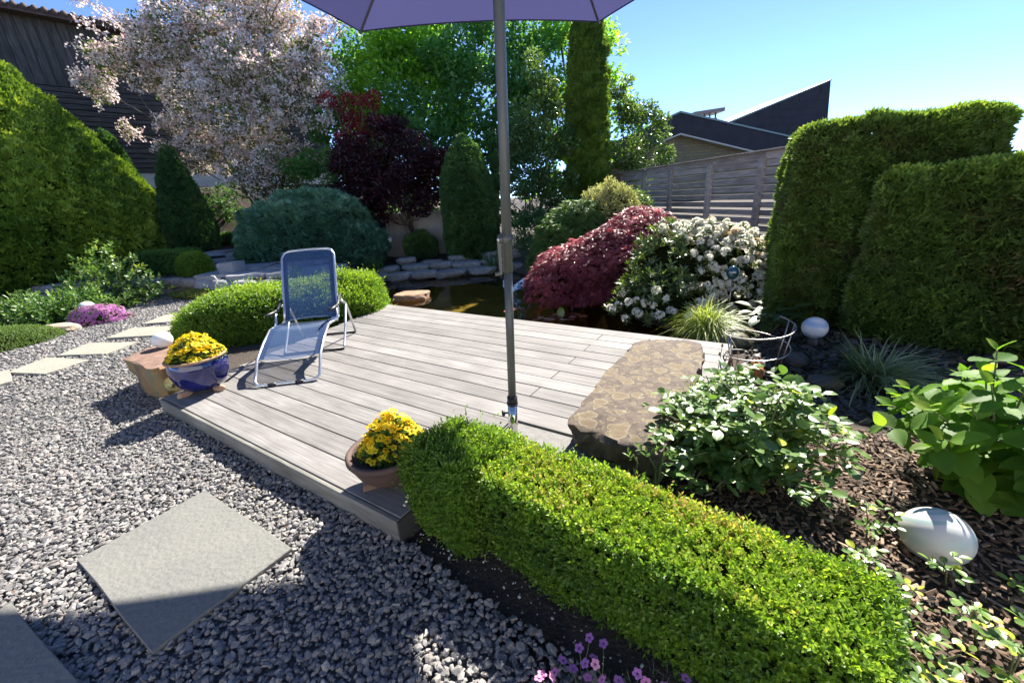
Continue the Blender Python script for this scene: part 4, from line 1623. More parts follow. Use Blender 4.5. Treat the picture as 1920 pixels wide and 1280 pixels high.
mb.box((-9, .2, 1.2), (9.5, .5, 2.72))
mb.build('stone_base', M['rock'], barn)
mb = MB()
mb.add([(-9, -.55, 7.62), (9.5, -.55, 7.62), (9.5, 7, 8.3), (-9, 7, 8.3), (-9, -.55, 7.80), (9.5, -.55, 7.80), (9.5, 7, 8.5), (-9, 7, 8.5)],
       [(0, 3, 2, 1), (4, 5, 6, 7), (0, 1, 5, 4), (1, 2, 6, 5), (2, 3, 7, 6), (3, 0, 4, 7)])
rf = mb.build('roof', M['tile'], barn)
for k in range(60):
    mb = MB()
    mb.tube([(0, -.12, -.0), (0, .5, .05)], [.085, .075], 8)
    o = mb.build('eave_tile', M['tile'], rf, True) if k == 0 else link('eave_tile', bpy.data.meshes[_tile_me], None, rf)
    if k == 0:
        _tile_me = o.data.name
    o.location = (-4.0 + k * .21, -.48, 7.76 + RNG.normal(0, .012))

# retaining wall on the left and the step edge towards the pond
wall = thing('stone_wall', 'low dry stone wall of rough grey blocks beside the gravel path', 'wall', (0, 0, 0))
mw = solid('wall_block', (.24, .21, .19), .85, noise=(7, .5, (.34, .31, .28)), noise2=(25, .6, (.17, .15, .13)), bump=(20, .8))
xs_ = -13.0
k = 0
while xs_ < -6.8:
    l = RNG.uniform(.38, .62)
    for row in range(2):
        xc = xs_ + l / 2 + (.15 if row else 0)
        r_ = rock('block', xc, float(wall_y(xc)) - .02, .06 + row * .19, l * .55, .2, .125, mw, None, 100 + k, math.atan2(float(wall_y(xc + .3) - wall_y(xc - .3)), .6), sub=2, flat_top=.75, amp=.12)
        r_.parent = wall
        k += 1
    xs_ += l
edge = thing('terrace_edge', 'low grey stone edging in front of the slab terrace', 'edging', (0, 0, 0))
xs_ = -6.75
while xs_ < -3.9:
    l = RNG.uniform(.45, .7)
    xc = xs_ + l / 2
    r_ = rock('block', xc, float(wall_y(xc)), .13, l * .56, .16, .22, M['slab'], None, 140 + k, math.atan2(float(wall_y(xc + .3) - wall_y(xc - .3)), .6), sub=2, flat_top=.85, amp=.1)
    r_.parent = edge
    k += 1
    xs_ += l
# terrace slabs
ts = []
lab2 = ['nearest the box hedge', 'beside the small round box end', 'in the middle of the near row', 'right end of the near row', 'left end of the second row', 'second from the left in the second row', 'in the middle of the second row', 'right end of the second row',
        'left end of the third row', 'in the middle of the third row', 'third in the third row', 'right end of the third row', 'left end of the last row', 'second in the last row', 'third in the last row', 'right end of the last row']
q = 0
for row in range(4):
    for c_ in range(4):
        x0 = -6.25 + c_ * .95 - row * .62 + RNG.normal(0, .05)
        y0 = 8.95 + row * .98 - c_ * .28 + RNG.normal(0, .05)
        cpt = np.array((x0, y0))
        base = [(-.44, -.40), (.42, -.46), (.45, .40), (-.40, .44)]
        poly = [cpt + np.array(b) * RNG.uniform(.92, 1.06, 2) for b in base]
        zc = tz(x0, y0)
        o = rough_slab('terrace_slab', poly, zc - .06, zc + .035 + RNG.uniform(0, .01), M['slab'], 0, .006, 200 + q, .008, n_edge=4, mid=2)
        tag(o, 'blue grey terrace slab ' + lab2[q], 'slab', 'slabs of the rear terrace')
        q += 1
o = rough_slab('raised_stone', [(-6.15, 8.75), (-5.75, 8.7), (-5.65, 9.05), (-6.1, 9.1)], .36, .60, M['slab'], .02, .012, 320, .012, n_edge=4)
tag(o, 'small block of stone standing on the rear terrace', 'stone')
# rendered wall behind the pond
gw = thing('garden_wall', 'grey rendered garden wall behind the pond under the purple tree', 'wall', (0, 12.1, 0))
for k, (a, b) in enumerate(((-5.6, -4.3), (-4.25, -2.78), (-2.58, -1.42))):
    mb = MB()
    mb.box((a, 0, 0), (b, .16, 1.28))
    mb.build('panel', M['plaster_dim'], gw, bevel=.006)
for a in (-2.68, -4.275):
    mb = MB()
    mb.box((a - .09, -.03, 0), (a + .09, .19, 1.34))
    mb.build('pier', M['bark'], gw, bevel=.006)

# ------------------------------------------------------------------ planting helpers
def superbox(cx, cy, z0, z1, hx, hy, rot=0, p=6.0, amp=.03, seed=0, taper=0.0, freq=3.0, n=20):
    """box with slightly rounded edges and an uneven skin"""
    hz = (z1 - z0) / 2
    t = np.linspace(-1, 1, n)
    A, B = np.meshgrid(t, t)
    A, B = A.ravel(), B.ravel()
    one = np.ones_like(A)
    faces = [(A, B, one), (B, A, -one), (one, A, B), (-one, B, A), (B, one, A), (A, -one, B)]
    q = np.concatenate([np.stack(f, 1) for f in faces])
    idx = np.arange(n - 1)[None, :] + np.arange(n - 1)[:, None] * n
    f1 = np.stack([idx, idx + 1, idx + n + 1, idx + n], -1).reshape(-1, 4)
    F = np.concatenate([f1 + k * n * n for k in range(6)])
    # p-norm rounding measured in metres so that long sides keep crisp edges
    r = .5 ** (1 / p) * min(hx, hy, hz) * .22
    h = np.array((hx, hy, hz))
    v = q * h
    inner = np.clip(v, -(h - r), h - r)
    d = v - inner
    v = inner + nrm(d) * np.minimum(np.linalg.norm(d, axis=1, keepdims=True), r)
    nn = nrm(q ** 5)
    tp = 1 - taper * (v[:, 2] / hz + 1) / 2
    v[:, 0] *= tp
    v[:, 1] *= tp
    v += nn * (amp * wave(v, freq, seed))[:, None]
    c, s = math.cos(rot), math.sin(rot)
    v = np.stack([v[:, 0] * c - v[:, 1] * s + cx, v[:, 0] * s + v[:, 1] * c + cy, v[:, 2] + z0 + hz], 1)
    return v, F


def lathe_shape(cx, cy, prof, n=40, amp=.04, seed=0, freq=2.0):
    V, F = [], []
    for (rr, z) in prof:
        for k in range(n):
            a = 2 * math.pi * k / n
            V.append((rr * math.cos(a), rr * math.sin(a), z))
    V = np.array(V)
    V[:, :2] *= (1 + amp * wave(V, freq, seed))[:, None]
    V[:, 0] += cx
    V[:, 1] += cy
    for i in range(len(prof) - 1):
        for k in range(n):
            k2 = (k + 1) % n
            F.append((i * n + k, i * n + k2, (i + 1) * n + k2, (i + 1) * n + k))
    return V, np.array(F)


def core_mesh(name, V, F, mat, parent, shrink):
    """solid core that stops see-through; the shade inside the shrub is in its colour"""
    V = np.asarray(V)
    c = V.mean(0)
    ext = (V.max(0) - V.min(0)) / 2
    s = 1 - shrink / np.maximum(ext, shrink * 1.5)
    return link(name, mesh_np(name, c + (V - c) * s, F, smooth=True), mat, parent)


def shoots(P, N, k, ln, L, W, up=.6, rnd=None, g=RNG, out=1.0, jit=.35):
    """leafy shoots: k leaves along a short axis leaving the surface; returns P,D,N,L,W,rnd"""
    n = len(P)
    A = nrm(N * out + np.array((0, 0, up)) + g.normal(0, jit, (n, 3)))
    ref = nrm(g.normal(0, 1, (n, 3)))
    B = nrm(np.cross(A, ref))
    C_ = np.cross(A, B)
    ln = np.broadcast_to(ln, (n,))
    o = []
    base = .5 * np.ones(n) if rnd is None else rnd
    for i in range(k):
        t = (i + 1) / k
        ph = i * 2.4
        S = B * math.cos(ph) + C_ * math.sin(ph)
        p = P + A * (ln * t)[:, None]
        d = nrm(A * (.35 + .5 * t) + S * (1.0 - .45 * t))
        nn = nrm(A * 1.0 - S * .35)
        o.append((p, d, nn, L * g.uniform(.75, 1.25, n), W * g.uniform(.75, 1.25, n), base + g.normal(0, .12, n) + .1 * (t - .5)))
    return [np.concatenate(q) for q in zip(*o)]


def clipped(name, label, cat, V, F, n, k, ln, L, W, mat, group=None, up=.6, depth=.04, coreM='core', shrink=.05, top_gain=.25, patch=.2, pscale=6, out=1.0, tpl=LEAF4, base=.42, jit=.35, seed=0, cam_bias=True):
    """a clipped shrub or hedge: dark inside and a skin of leafy shoots"""
    g = np.random.default_rng(seed + 11)
    c = np.array((V[:, 0].mean(), V[:, 1].mean(), V[:, 2].min()))
    root = thing(name, label, cat, tuple(c), 0, group)
    V = V - c
    core_mesh('dark_core', V, F, M[coreM], root, shrink)
    P, N = tri_sample(V, F, n, g)
    keep = N[:, 2] > -.75
    if cam_bias:
        toc = nrm(np.array((0, 0, 1.5)) - (P + c))
        keep &= (np.sum(N * toc, 1) > -.25) | (g.random(n) < .12)
    P, N = P[keep], N[keep]
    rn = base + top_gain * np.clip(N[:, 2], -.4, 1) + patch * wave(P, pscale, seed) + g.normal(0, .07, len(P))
    P = P - N * (g.random(len(P)) ** 1.5 * depth)[:, None]
    stray = np.where(g.random(len(P)) < .035, g.uniform(1.6, 2.8, len(P)), 1.0)
    p, d, nn, l, w_, r = shoots(P, N, k, ln * stray * g.uniform(.6, 1.4, len(P)), L, W, up, rn, g, out, jit)
    leaves('foliage', p, d, nn, l, w_, mat, root, r, tpl)
    return root


def clip_spray(name, label, cat, V, F, n, L, W, mat, group=None, up=.5, depth=.08, coreM='core', shrink=.12, top_gain=.25, patch=.25, pscale=3, base=.42, seed=0, tpl=SPRAY3, out=1.0, jit=.45, droop=0.0, flatn=False, cam_bias=True, trunk=None):
    g = np.random.default_rng(seed + 5)
    c = np.array((V[:, 0].mean(), V[:, 1].mean(), V[:, 2].min()))
    root = thing(name, label, cat, tuple(c), 0, group)
    V = V - c
    core_mesh('dark_core', V, F, M[coreM], root, shrink)
    if trunk:
        mb = MB()
        mb.tube([(0, 0, trunk[0]), (.02, .01, trunk[1])], [trunk[2], trunk[2] * .5], 10)
        mb.build('trunk', M['bark'], root, True)
    P, N = tri_sample(V, F, n, g)
    if cam_bias:
        toc = nrm(np.array((0, 0, 1.5)) - (P + c))
        keep = (np.sum(N * toc, 1) > -.25) | (g.random(n) < .12)
        P, N = P[keep], N[keep]
    n = len(P)
    cl = wave(P, pscale, seed)
    fine = wave(P, pscale * 3.5, seed + 1)
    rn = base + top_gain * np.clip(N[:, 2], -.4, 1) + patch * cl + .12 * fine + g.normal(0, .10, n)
    P = P - N * (g.random(n) ** 1.3 * depth)[:, None] + N * (depth * .8 * fine)[:, None]
    D = nrm(N * out + np.array((0, 0, up - droop)) + g.normal(0, jit, (n, 3)))
    NN = nrm(np.array((0, 0, 1.0)) * .6 + N + g.normal(0, .5, (n, 3)))
    leaves('foliage', P, D, NN, L * g.uniform(.7, 1.35, n), W * g.uniform(.8, 1.25, n), mat, root, rn, tpl)
    return root


def limb(mb, a, b, r0, r1, wob=.1, n=6, seg=5, g=RNG):
    a, b = np.array(a, float), np.array(b, float)
    l = np.linalg.norm(b - a)
    pts = [a + (b - a) * t + g.normal(0, wob * l * .12, 3) * (t * (1 - t) * 4) for t in np.linspace(0, 1, seg)]
    mb.tube(pts, list(np.linspace(r0, r1, seg)), n)


def crown_tree(name, label, base, clumps, per, L, W, mat, trunk_r=.12, fork=.45, group=None, cat='tree', tpl=LEAF4, seed=0, flat=.75, droop=.0, stems=1, shell=.55, ratio=None, rn_up=.22, bark='bark', twigs=True):
    """clumps: list of (x,y,z,r) world; leaves scattered through each clump"""
    g = np.random.default_rng(seed)
    root = thing(name, label, cat, base, 0, group)
    b0 = np.array(base)
    cl = [np.array(c[:3]) - b0 for c in clumps]
    rr = [c[3] for c in clumps]
    top = np.mean(cl, axis=0)
    mb = MB()
    for s in range(stems):
        off = g.normal(0, .12 * (stems > 1), 3) * np.array((1, 1, 0))
        f0 = off * 1.0 + np.array((0, 0, -.05))
        f1 = np.array((top[0] * fork * .6, top[1] * fork * .6, top[2] * fork)) + off * 2.2
        limb(mb, f0, f1, trunk_r, trunk_r * .7, .5, 9, 6, g)
        for c in cl[s::stems]:
            limb(mb, f1, c, trunk_r * .45, trunk_r * .12, .8, 6, 6, g)
    mb.build('trunk', M[bark], root, True)
    Ps, Rn, Ns = [], [], []
    for c, r in zip(cl, rr):
        n = int(per * r * r)
        # sub-clumps for a lumpy outline
        k = max(5, int(9 * r))
        sub = nrm(g.normal(0, 1, (k, 3))) * (g.random((k, 1)) ** .4) * r * .85
        sub[:, 2] *= flat
        which = g.integers(0, k, n)
        q = nrm(g.normal(0, 1, (n, 3))) * (shell + (1 - shell) * g.random((n, 1)) ** .7) * r * .42
        q[:, 2] *= flat
        p = c + sub[which] + q
        Ps.append(p)
        Ns.append(nrm(q + sub[which] * .5))
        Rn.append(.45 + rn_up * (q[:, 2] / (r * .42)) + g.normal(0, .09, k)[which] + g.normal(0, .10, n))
    P, N, rn = np.concatenate(Ps), np.concatenate(Ns), np.concatenate(Rn)
    n = len(P)
    D = nrm(N * .8 + g.normal(0, .6, (n, 3)) + np.array((0, 0, -droop)))
    NN = nrm(np.array((0, 0, 1.0)) + N * .6 + g.normal(0, .5, (n, 3)))
    leaves('crown', P, D, NN, L * g.uniform(.7, 1.3, n), W * g.uniform(.7, 1.3, n), mat, root, rn, tpl)
    return root, P + b0, N


def mound(cx, cy, z0, rx, ry, h, amp=.08, seed=0, rot=0, p=2.4, freq=2.5):
    IV, IF = ICO[3]
    keep = IV.copy()
    r = (np.abs(keep[:, 0]) ** p + np.abs(keep[:, 1]) ** p + np.abs(keep[:, 2]) ** p) ** (-1 / p)
    v = keep * r[:, None]
    v[:, 2] = np.where(v[:, 2] < 0, v[:, 2] * .25, v[:, 2])
    v = v * (1 + amp * wave(v * 2.0, freq, seed))[:, None]
    v = v * np.array((rx, ry, h))
    c, s = math.cos(rot), math.sin(rot)
    return np.stack([v[:, 0] * c - v[:, 1] * s + cx, v[:, 0] * s + v[:, 1] * c + cy, v[:, 2] + z0], 1), IF


def blades(name, label, cat, x, y, z, n, L, W, mat, spread=1.0, droop=1.0, seed=0, group=None, base_r=.05, seg=5, up=1.0, stiff=0.0):
    """a tuft of arching grass blades, real curved strips"""
    g = np.random.default_rng(seed)
    root = thing(name, label, cat, (x, y, z), 0, group)
    az = g.uniform(0, 6.283, n)
    el = g.uniform(.25, 1.25, n) * up
    l = L * g.uniform(.6, 1.2, n)
    w_ = W * g.uniform(.7, 1.3, n)
    br = base_r * np.sqrt(g.random(n))
    ba = g.uniform(0, 6.283, n)
    hd = np.stack([np.cos(az), np.sin(az), np.zeros(n)], 1)
    sd = np.stack([-np.sin(az), np.cos(az), np.zeros(n)], 1)
    dr = droop * g.uniform(.5, 1.3, n)
    P0 = np.stack([br * np.cos(ba), br * np.sin(ba), np.zeros(n)], 1)
    V = np.zeros((n, seg + 1, 2, 3))
    for i in range(seg + 1):
        t = i / seg
        hx = l * (np.cos(el) * t + stiff * 0) * spread
        hz = l * (np.sin(el) * t - dr * t * t * .62)
        kink = .012 * np.sin(az * 5 + t * 7) * t
        c = P0 + hd * hx[:, None] + sd * kink[:, None] + np.array((0, 0, 1)) * hz[:, None]
        ww = w_ * (1 - t ** 2.2) * .5 + .0004
        tw = sd * ww[:, None] + np.array((0, 0, .3)) * ww[:, None]
        V[:, i, 0], V[:, i, 1] = c + tw, c - tw
    idx = np.arange(n)[:, None] * ((seg + 1) * 2) + np.arange(seg)[None, :] * 2
    F = np.stack([idx, idx + 1, idx + 3, idx + 2], -1).reshape(-1, 4)
    rn = np.repeat(np.clip(g.normal(.5, .25, n), 0, 1), seg)
    o = link('blades', mesh_np('blades', V.reshape(-1, 3), F, rn, smooth=True), mat, root)
    o['kind'] = 'stuff'
    return root

# ------------------------------------------------------------------ near box hedge and its end block
hr = math.atan2(-.652, .759)
V, F = superbox(.335, 1.219, -.02, .40, .78, .172, hr, 5.0, .024, 1, .0, 8)
clipped('box_hedge', 'long clipped box hedge in the foreground, sunlit yellow green top', 'hedge', V, F, 23000, 5, .022, .0165, .0098, M['box_leaf'], 'clipped box plants', .6, .035, shrink=.04, top_gain=.38, patch=.26, pscale=8, base=.30, seed=1, cam_bias=False)  # yellow cut leaves on top; strong top gain also paints the lit-top contrast
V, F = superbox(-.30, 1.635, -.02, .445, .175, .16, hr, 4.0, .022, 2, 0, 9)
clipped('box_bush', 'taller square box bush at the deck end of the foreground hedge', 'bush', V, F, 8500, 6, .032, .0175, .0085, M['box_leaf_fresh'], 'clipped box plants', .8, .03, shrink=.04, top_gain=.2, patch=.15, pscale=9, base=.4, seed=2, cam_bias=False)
# box hedge behind the chair
V, F = mound(-3.1, 5.6, .0, 1.28, .6, .56, .07, 4, R(20), 3.2, 3.0)
clipped('box_hedge', 'rounded fresh green box hedge behind the lounge chair', 'hedge', V, F, 24000, 5, .055, .034, .018, M['box_leaf_fresh'], 'clipped box plants', .7, .06, shrink=.07, top_gain=.3, patch=.2, pscale=4, base=.4, seed=3)
V, F = mound(-2.35, 5.95, .0, .48, .48, .6, .07, 6, 0, 2.8, 3.0)
clipped('box_bush', 'round box bush at the pond corner of the deck', 'bush', V, F, 9000, 5, .05, .034, .018, M['box_leaf_fresh'], 'clipped box plants', .7, .06, shrink=.07, top_gain=.3, patch=.2, pscale=4, base=.45, seed=4)
# small box hedges on the terrace
V, F = superbox(-7.9, 9.75, .33, .84, .75, .25, R(-10), 5, .03, 7, 0, 4)
clipped('box_hedge', 'small low box hedge on the stone wall, in shade', 'hedge', V, F, 6000, 4, .03, .03, .018, M['box_leaf_dark'], 'clipped box plants', .6, .04, seed=5)  # shade on this stretch is put into the darker leaf colour
V, F = mound(-7.0, 9.35, .33, .30, .28, .47, .05, 8, 0, 3.0)
clipped('box_bush', 'small round sunlit box bush ending the hedge on the wall', 'bush', V, F, 5000, 4, .03, .032, .018, M['box_leaf_fresh'], 'clipped box plants', .6, .04, seed=6)  # lit end of the same hedge, painted with the brighter leaf colour
V, F = superbox(-8.15, 13.0, .6, 1.02, 1.35, .22, R(-31), 6, .03, 9, 0, 4)
clipped('box_hedge', 'straight low hedge at the back of the slab terrace', 'hedge', V, F, 6000, 4, .03, .035, .02, M['box_leaf_dark'], 'clipped box plants', .6, .04, seed=7)
V, F = superbox(-10.6, 13.0, .6, 1.1, .8, .25, R(-20), 6, .03, 10, 0, 4)
clipped('box_hedge', 'low hedge left of the dark pointed conifer', 'hedge', V, F, 5000, 4, .03, .035, .02, M['box_leaf_dark'], 'clipped box plants', .6, .04, seed=8)

# ------------------------------------------------------------------ clipped conifers
prof = [(.3, .02), (3.2, .06), (3.45, .4), (3.42, 1.0), (3.15, 1.8), (2.72, 2.7), (2.2, 3.6), (1.6, 4.5), (1.0, 5.3), (.5, 5.85), (.15, 6.1), (.02, 6.2)]
V, F = lathe_shape(-13.0, 11.7, prof, 64, .03, 3, 1.6)
clip_spray('golden_yew', 'huge dome shaped golden yew filling the left edge', 'conifer', V, F, 66000, .128, .20, M['yew_gold'], None, .85, .17, shrink=.3, top_gain=.18, patch=.24, pscale=2.2, base=.5, seed=1, tpl=SPRAY3, jit=.4)
prof = [(.02, 0), (.62, .1), (.64, .6), (.52, 1.3), (.36, 2.0), (.17, 2.6), (.02, 2.85)]
V, F = lathe_shape(-9.1, 12.45, [(r_, z_ + .62) for r_, z_ in prof], 28, .05, 5)
clip_spray('pointed_conifer', 'narrow pointed dark conifer in front of the pink shrub', 'conifer', V, F, 9000, .075, .14, M['conifer_dark'], 'dark clipped conifers', .6, .05, shrink=.09, seed=2, base=.4)
V, F = lathe_shape(-11.4, 13.4, [(r_ * 1.1, z_ * 1.22 + .65) for r_, z_ in prof], 28, .05, 6)
clip_spray('pointed_conifer', 'dark pointed conifer rising behind the golden yew dome', 'conifer', V, F, 7000, .085, .16, M['conifer_dark'], 'dark clipped conifers', .6, .05, shrink=.09, seed=3, base=.4)
prof = [(.02, 0), (.66, .1), (.72, .8), (.68, 1.6), (.55, 2.2), (.35, 2.7), (.02, 3.0)]
V, F = lathe_shape(-.85, 10.9, [(r_ * .95, z_ * .98 + .05) for r_, z_ in prof], 30, .07, 7)
clip_spray('yew_column', 'dark upright yew behind the pond and parasol pole', 'conifer', V, F, 12000, .08, .15, M['conifer_dark'], 'dark clipped conifers', .6, .06, shrink=.1, seed=4, base=.42)
prof = [(.02, 0), (.55, .1), (.62, 1.2), (.60, 2.4), (.55, 3.6), (.46, 4.8), (.36, 5.6), (.2, 6.1), (.02, 6.4)]
V, F = lathe_shape(2.5, 12.5, [(r_ * .86, z_ + .2) for r_, z_ in prof], 36, .13, 8, 2.2)
clip_spray('column_thuja', 'tall slim column of yellow green thuja right of the pole', 'conifer', V, F, 24000, .14, .15, M['column'], None, 1.0, .13, shrink=.2, seed=5, base=.46, top_gain=.1, patch=.28, pscale=3.5)
V, F = superbox(3.75, 4.32, -.02, 1.93, .74, .50, R(-29), 12, .05, 11, .05, 2.5)
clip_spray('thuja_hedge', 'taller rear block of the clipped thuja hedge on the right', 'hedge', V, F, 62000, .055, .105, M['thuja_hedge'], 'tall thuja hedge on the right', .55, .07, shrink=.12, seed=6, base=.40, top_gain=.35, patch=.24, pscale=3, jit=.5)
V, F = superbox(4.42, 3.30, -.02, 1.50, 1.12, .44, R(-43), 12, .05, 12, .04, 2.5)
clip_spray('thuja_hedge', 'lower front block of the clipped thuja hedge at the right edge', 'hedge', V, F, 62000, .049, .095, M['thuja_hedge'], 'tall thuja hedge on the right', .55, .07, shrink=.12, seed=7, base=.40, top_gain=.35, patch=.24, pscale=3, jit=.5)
# spreading juniper
V, F = mound(-5.0, 11.0, .45, 1.75, .95, 1.45, .10, 15, 0, 2.8, 2.5)
clip_spray('juniper', 'spreading blue green juniper above the rear terrace', 'conifer', V, F, 24000, .11, .14, M['juniper'], None, .15, .12, shrink=.18, seed=8, base=.42, top_gain=.3, patch=.22, pscale=3.2, jit=.35)
V, F = mound(-3.9, 10.75, .5, .85, .6, .75, .12, 16, 0, 2.4, 2.5)
clip_spray('juniper', 'low juniper branch reaching right towards the little white lamp', 'conifer', V, F, 8000, .11, .14, M['juniper'], None, .0, .12, shrink=.18, seed=9, base=.38, top_gain=.3)
V, F = mound(-2.3, 11.45, .25, .42, .35, .55, .12, 17, 0, 2.4)
clip_spray('dwarf_conifer', 'small dark shrub against the grey garden wall', 'shrub', V, F, 4000, .07, .12, M['conifer_dark'], None, .4, .06, seed=10)
V, F = mound(-6.5, 11.3, .45, .5, .45, .55, .14, 18, 0, 2.4)
clip_spray('dark_shrub', 'small dark brownish shrub left of the juniper', 'shrub', V, F, 3500, .07, .12, M['purple'], None, .4, .06, coreM='core_red', seed=11)

# ------------------------------------------------------------------ trees behind
gt = np.random.default_rng(21)
bx_ = lambda x, y, z, r: (x, y, z, r)
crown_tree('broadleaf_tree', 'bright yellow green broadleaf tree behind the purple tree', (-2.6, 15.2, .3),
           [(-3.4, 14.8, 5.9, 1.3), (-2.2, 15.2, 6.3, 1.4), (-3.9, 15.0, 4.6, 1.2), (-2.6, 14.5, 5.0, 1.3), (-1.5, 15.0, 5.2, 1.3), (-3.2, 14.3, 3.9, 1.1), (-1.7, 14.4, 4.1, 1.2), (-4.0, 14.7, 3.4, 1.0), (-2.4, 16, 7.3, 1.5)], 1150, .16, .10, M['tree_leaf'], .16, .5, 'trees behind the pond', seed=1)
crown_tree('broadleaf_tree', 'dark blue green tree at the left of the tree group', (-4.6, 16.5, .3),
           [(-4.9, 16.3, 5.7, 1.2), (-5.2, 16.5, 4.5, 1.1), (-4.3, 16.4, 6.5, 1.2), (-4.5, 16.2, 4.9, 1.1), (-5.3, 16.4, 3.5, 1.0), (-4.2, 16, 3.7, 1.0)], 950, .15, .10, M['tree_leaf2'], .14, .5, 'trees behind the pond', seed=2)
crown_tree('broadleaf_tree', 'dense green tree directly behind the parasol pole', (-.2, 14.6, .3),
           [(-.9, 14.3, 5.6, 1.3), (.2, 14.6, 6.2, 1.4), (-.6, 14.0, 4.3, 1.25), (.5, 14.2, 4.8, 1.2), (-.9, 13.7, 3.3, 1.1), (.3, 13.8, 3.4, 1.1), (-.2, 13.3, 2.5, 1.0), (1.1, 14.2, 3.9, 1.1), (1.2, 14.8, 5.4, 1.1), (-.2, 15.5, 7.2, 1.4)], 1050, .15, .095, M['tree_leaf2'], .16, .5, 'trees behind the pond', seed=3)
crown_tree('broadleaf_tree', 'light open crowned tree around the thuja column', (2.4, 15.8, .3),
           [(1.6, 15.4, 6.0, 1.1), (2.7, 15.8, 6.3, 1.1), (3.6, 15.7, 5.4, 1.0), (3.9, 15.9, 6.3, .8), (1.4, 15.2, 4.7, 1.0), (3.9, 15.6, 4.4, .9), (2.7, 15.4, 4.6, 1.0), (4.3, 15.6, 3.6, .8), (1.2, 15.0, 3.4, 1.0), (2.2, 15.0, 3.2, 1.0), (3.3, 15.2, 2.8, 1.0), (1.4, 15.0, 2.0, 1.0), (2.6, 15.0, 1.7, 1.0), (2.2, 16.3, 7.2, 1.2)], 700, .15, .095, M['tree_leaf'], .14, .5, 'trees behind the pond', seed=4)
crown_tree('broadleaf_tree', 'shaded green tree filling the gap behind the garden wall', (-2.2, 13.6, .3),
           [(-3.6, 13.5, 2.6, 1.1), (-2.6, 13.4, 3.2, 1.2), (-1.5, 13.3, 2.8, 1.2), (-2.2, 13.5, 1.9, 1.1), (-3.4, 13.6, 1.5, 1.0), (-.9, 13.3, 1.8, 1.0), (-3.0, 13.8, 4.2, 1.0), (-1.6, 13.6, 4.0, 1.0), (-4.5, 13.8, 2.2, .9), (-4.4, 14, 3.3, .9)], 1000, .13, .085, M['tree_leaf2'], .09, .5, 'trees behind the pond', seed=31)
crown_tree('dark_shrub', 'dark undergrowth shrub right of the dark yew', (.5, 11.6, .2),
           [(.2, 11.5, .9, .6), (.8, 11.6, 1.2, .7), (.3, 11.7, 1.7, .7), (1.2, 11.5, .8, .6), (1.5, 11.9, 1.4, .6), (.0, 11.8, 2.3, .6), (.8, 12.0, 2.2, .7), (.4, 12.2, 3.0, .8), (1.6, 12.4, 2.9, .7), (1.5, 12.2, 2.1, .7)], 1900, .09, .05, M['conifer_dark'], .05, .3, None, 'shrub', seed=32)
crown_tree('dark_shrub', 'dark low shrub on the far bank beside the green maple', (.65, 10.1, .1),
           [(.5, 10.0, .4, .4), (.9, 10.0, .6, .5), (.6, 10.3, .8, .5), (1.2, 10.0, .4, .4)], 2600, .07, .04, M['conifer_dark'], .03, .3, None, 'shrub', seed=33)
crown_tree('glossy_shrub', 'tall speckled evergreen shrub left of the thuja column', (1.2, 12.9, .3),
           [(.9, 12.6, 3.6, .8), (1.5, 12.7, 3.9, .8), (.8, 12.4, 2.7, .8), (1.5, 12.4, 2.8, .8), (1.0, 12.3, 1.8, .75), (1.6, 12.4, 1.8, .7), (1.2, 12.9, 4.6, .7)], 1700, .11, .06, M['photinia'], .07, .4, None, 'shrub', seed=5)
crown_tree('glossy_shrub', 'silvery speckled evergreen shrub above the far end of the fence', (4.2, 14.0, .4),
           [(3.9, 13.9, 3.5, .75), (4.4, 14.0, 3.9, .7), (4.7, 14.0, 3.1, .75), (4.0, 13.8, 2.6, .8), (4.8, 13.9, 2.4, .7), (4.3, 13.9, 1.7, .8), (5.0, 14.1, 3.6, .4), (3.7, 14.0, 4.4, .5)], 1900, .11, .06, M['photinia'], .07, .4, None, 'shrub', seed=6)
crown_tree('purple_tree', 'dark purple leaved bushy tree over the garden wall', (-2.6, 11.6, .3),
           [(-3.3, 11.5, 2.6, .85), (-2.4, 11.5, 2.9, .9), (-1.7, 11.5, 2.5, .8), (-3.5, 11.4, 1.9, .8), (-2.6, 11.3, 2.0, .9), (-1.8, 11.4, 1.8, .7), (-2.8, 11.6, 3.3, .6), (-3.9, 11.6, 2.6, .6), (-3.0, 11.8, 2.3, 1.0), (-2.0, 11.8, 2.2, .9), (-3.9, 11.7, 1.6, .6), (-3.2, 11.3, 1.35, .55), (-2.3, 11.3, 1.4, .5), (-4.2, 11.9, 2.0, .6)], 3400, .075, .055, M['purple'], .06, .35, None, seed=7, stems=2)
crown_tree('red_shrub', 'slender shrub with bright red young leaves', (-3.7, 12.3, .4),
           [(-4.0, 12.3, 3.9, .5), (-3.5, 12.3, 4.1, .42), (-3.3, 12.3, 3.5, .45), (-3.9, 12.3, 3.2, .5), (-4.3, 12.3, 4.2, .3)], 2300, .09, .05, M['red_leaf'], .04, .6, None, 'shrub', seed=8)
crown_tree('green_shrub', 'fresh green shrub below the pink blossom', (-5.2, 13.2, .5),
           [(-5.6, 13.0, 2.5, .7), (-4.9, 13.0, 2.8, .7), (-4.5, 12.9, 2.1, .6), (-4.7, 13.2, 3.7, .6), (-5.5, 13.0, 1.8, .6)], 1500, .13, .08, M['tree_leaf2'], .05, .4, None, 'shrub', seed=9)
crown_tree('dark_shrub', 'dark undergrowth below the tall pink shrub', (-7.6, 14.2, .9),
           [(-8.6, 14.0, 1.9, .8), (-7.6, 13.9, 2.0, .8), (-6.6, 13.8, 2.0, .8), (-9.3, 14.4, 2.2, .7), (-5.8, 14.0, 1.6, .8), (-7.0, 14.2, 2.7, .9), (-10.2, 14.4, 1.7, .7)], 900, .11, .07, M['conifer_dark'], .05, .3, None, 'shrub', seed=10)
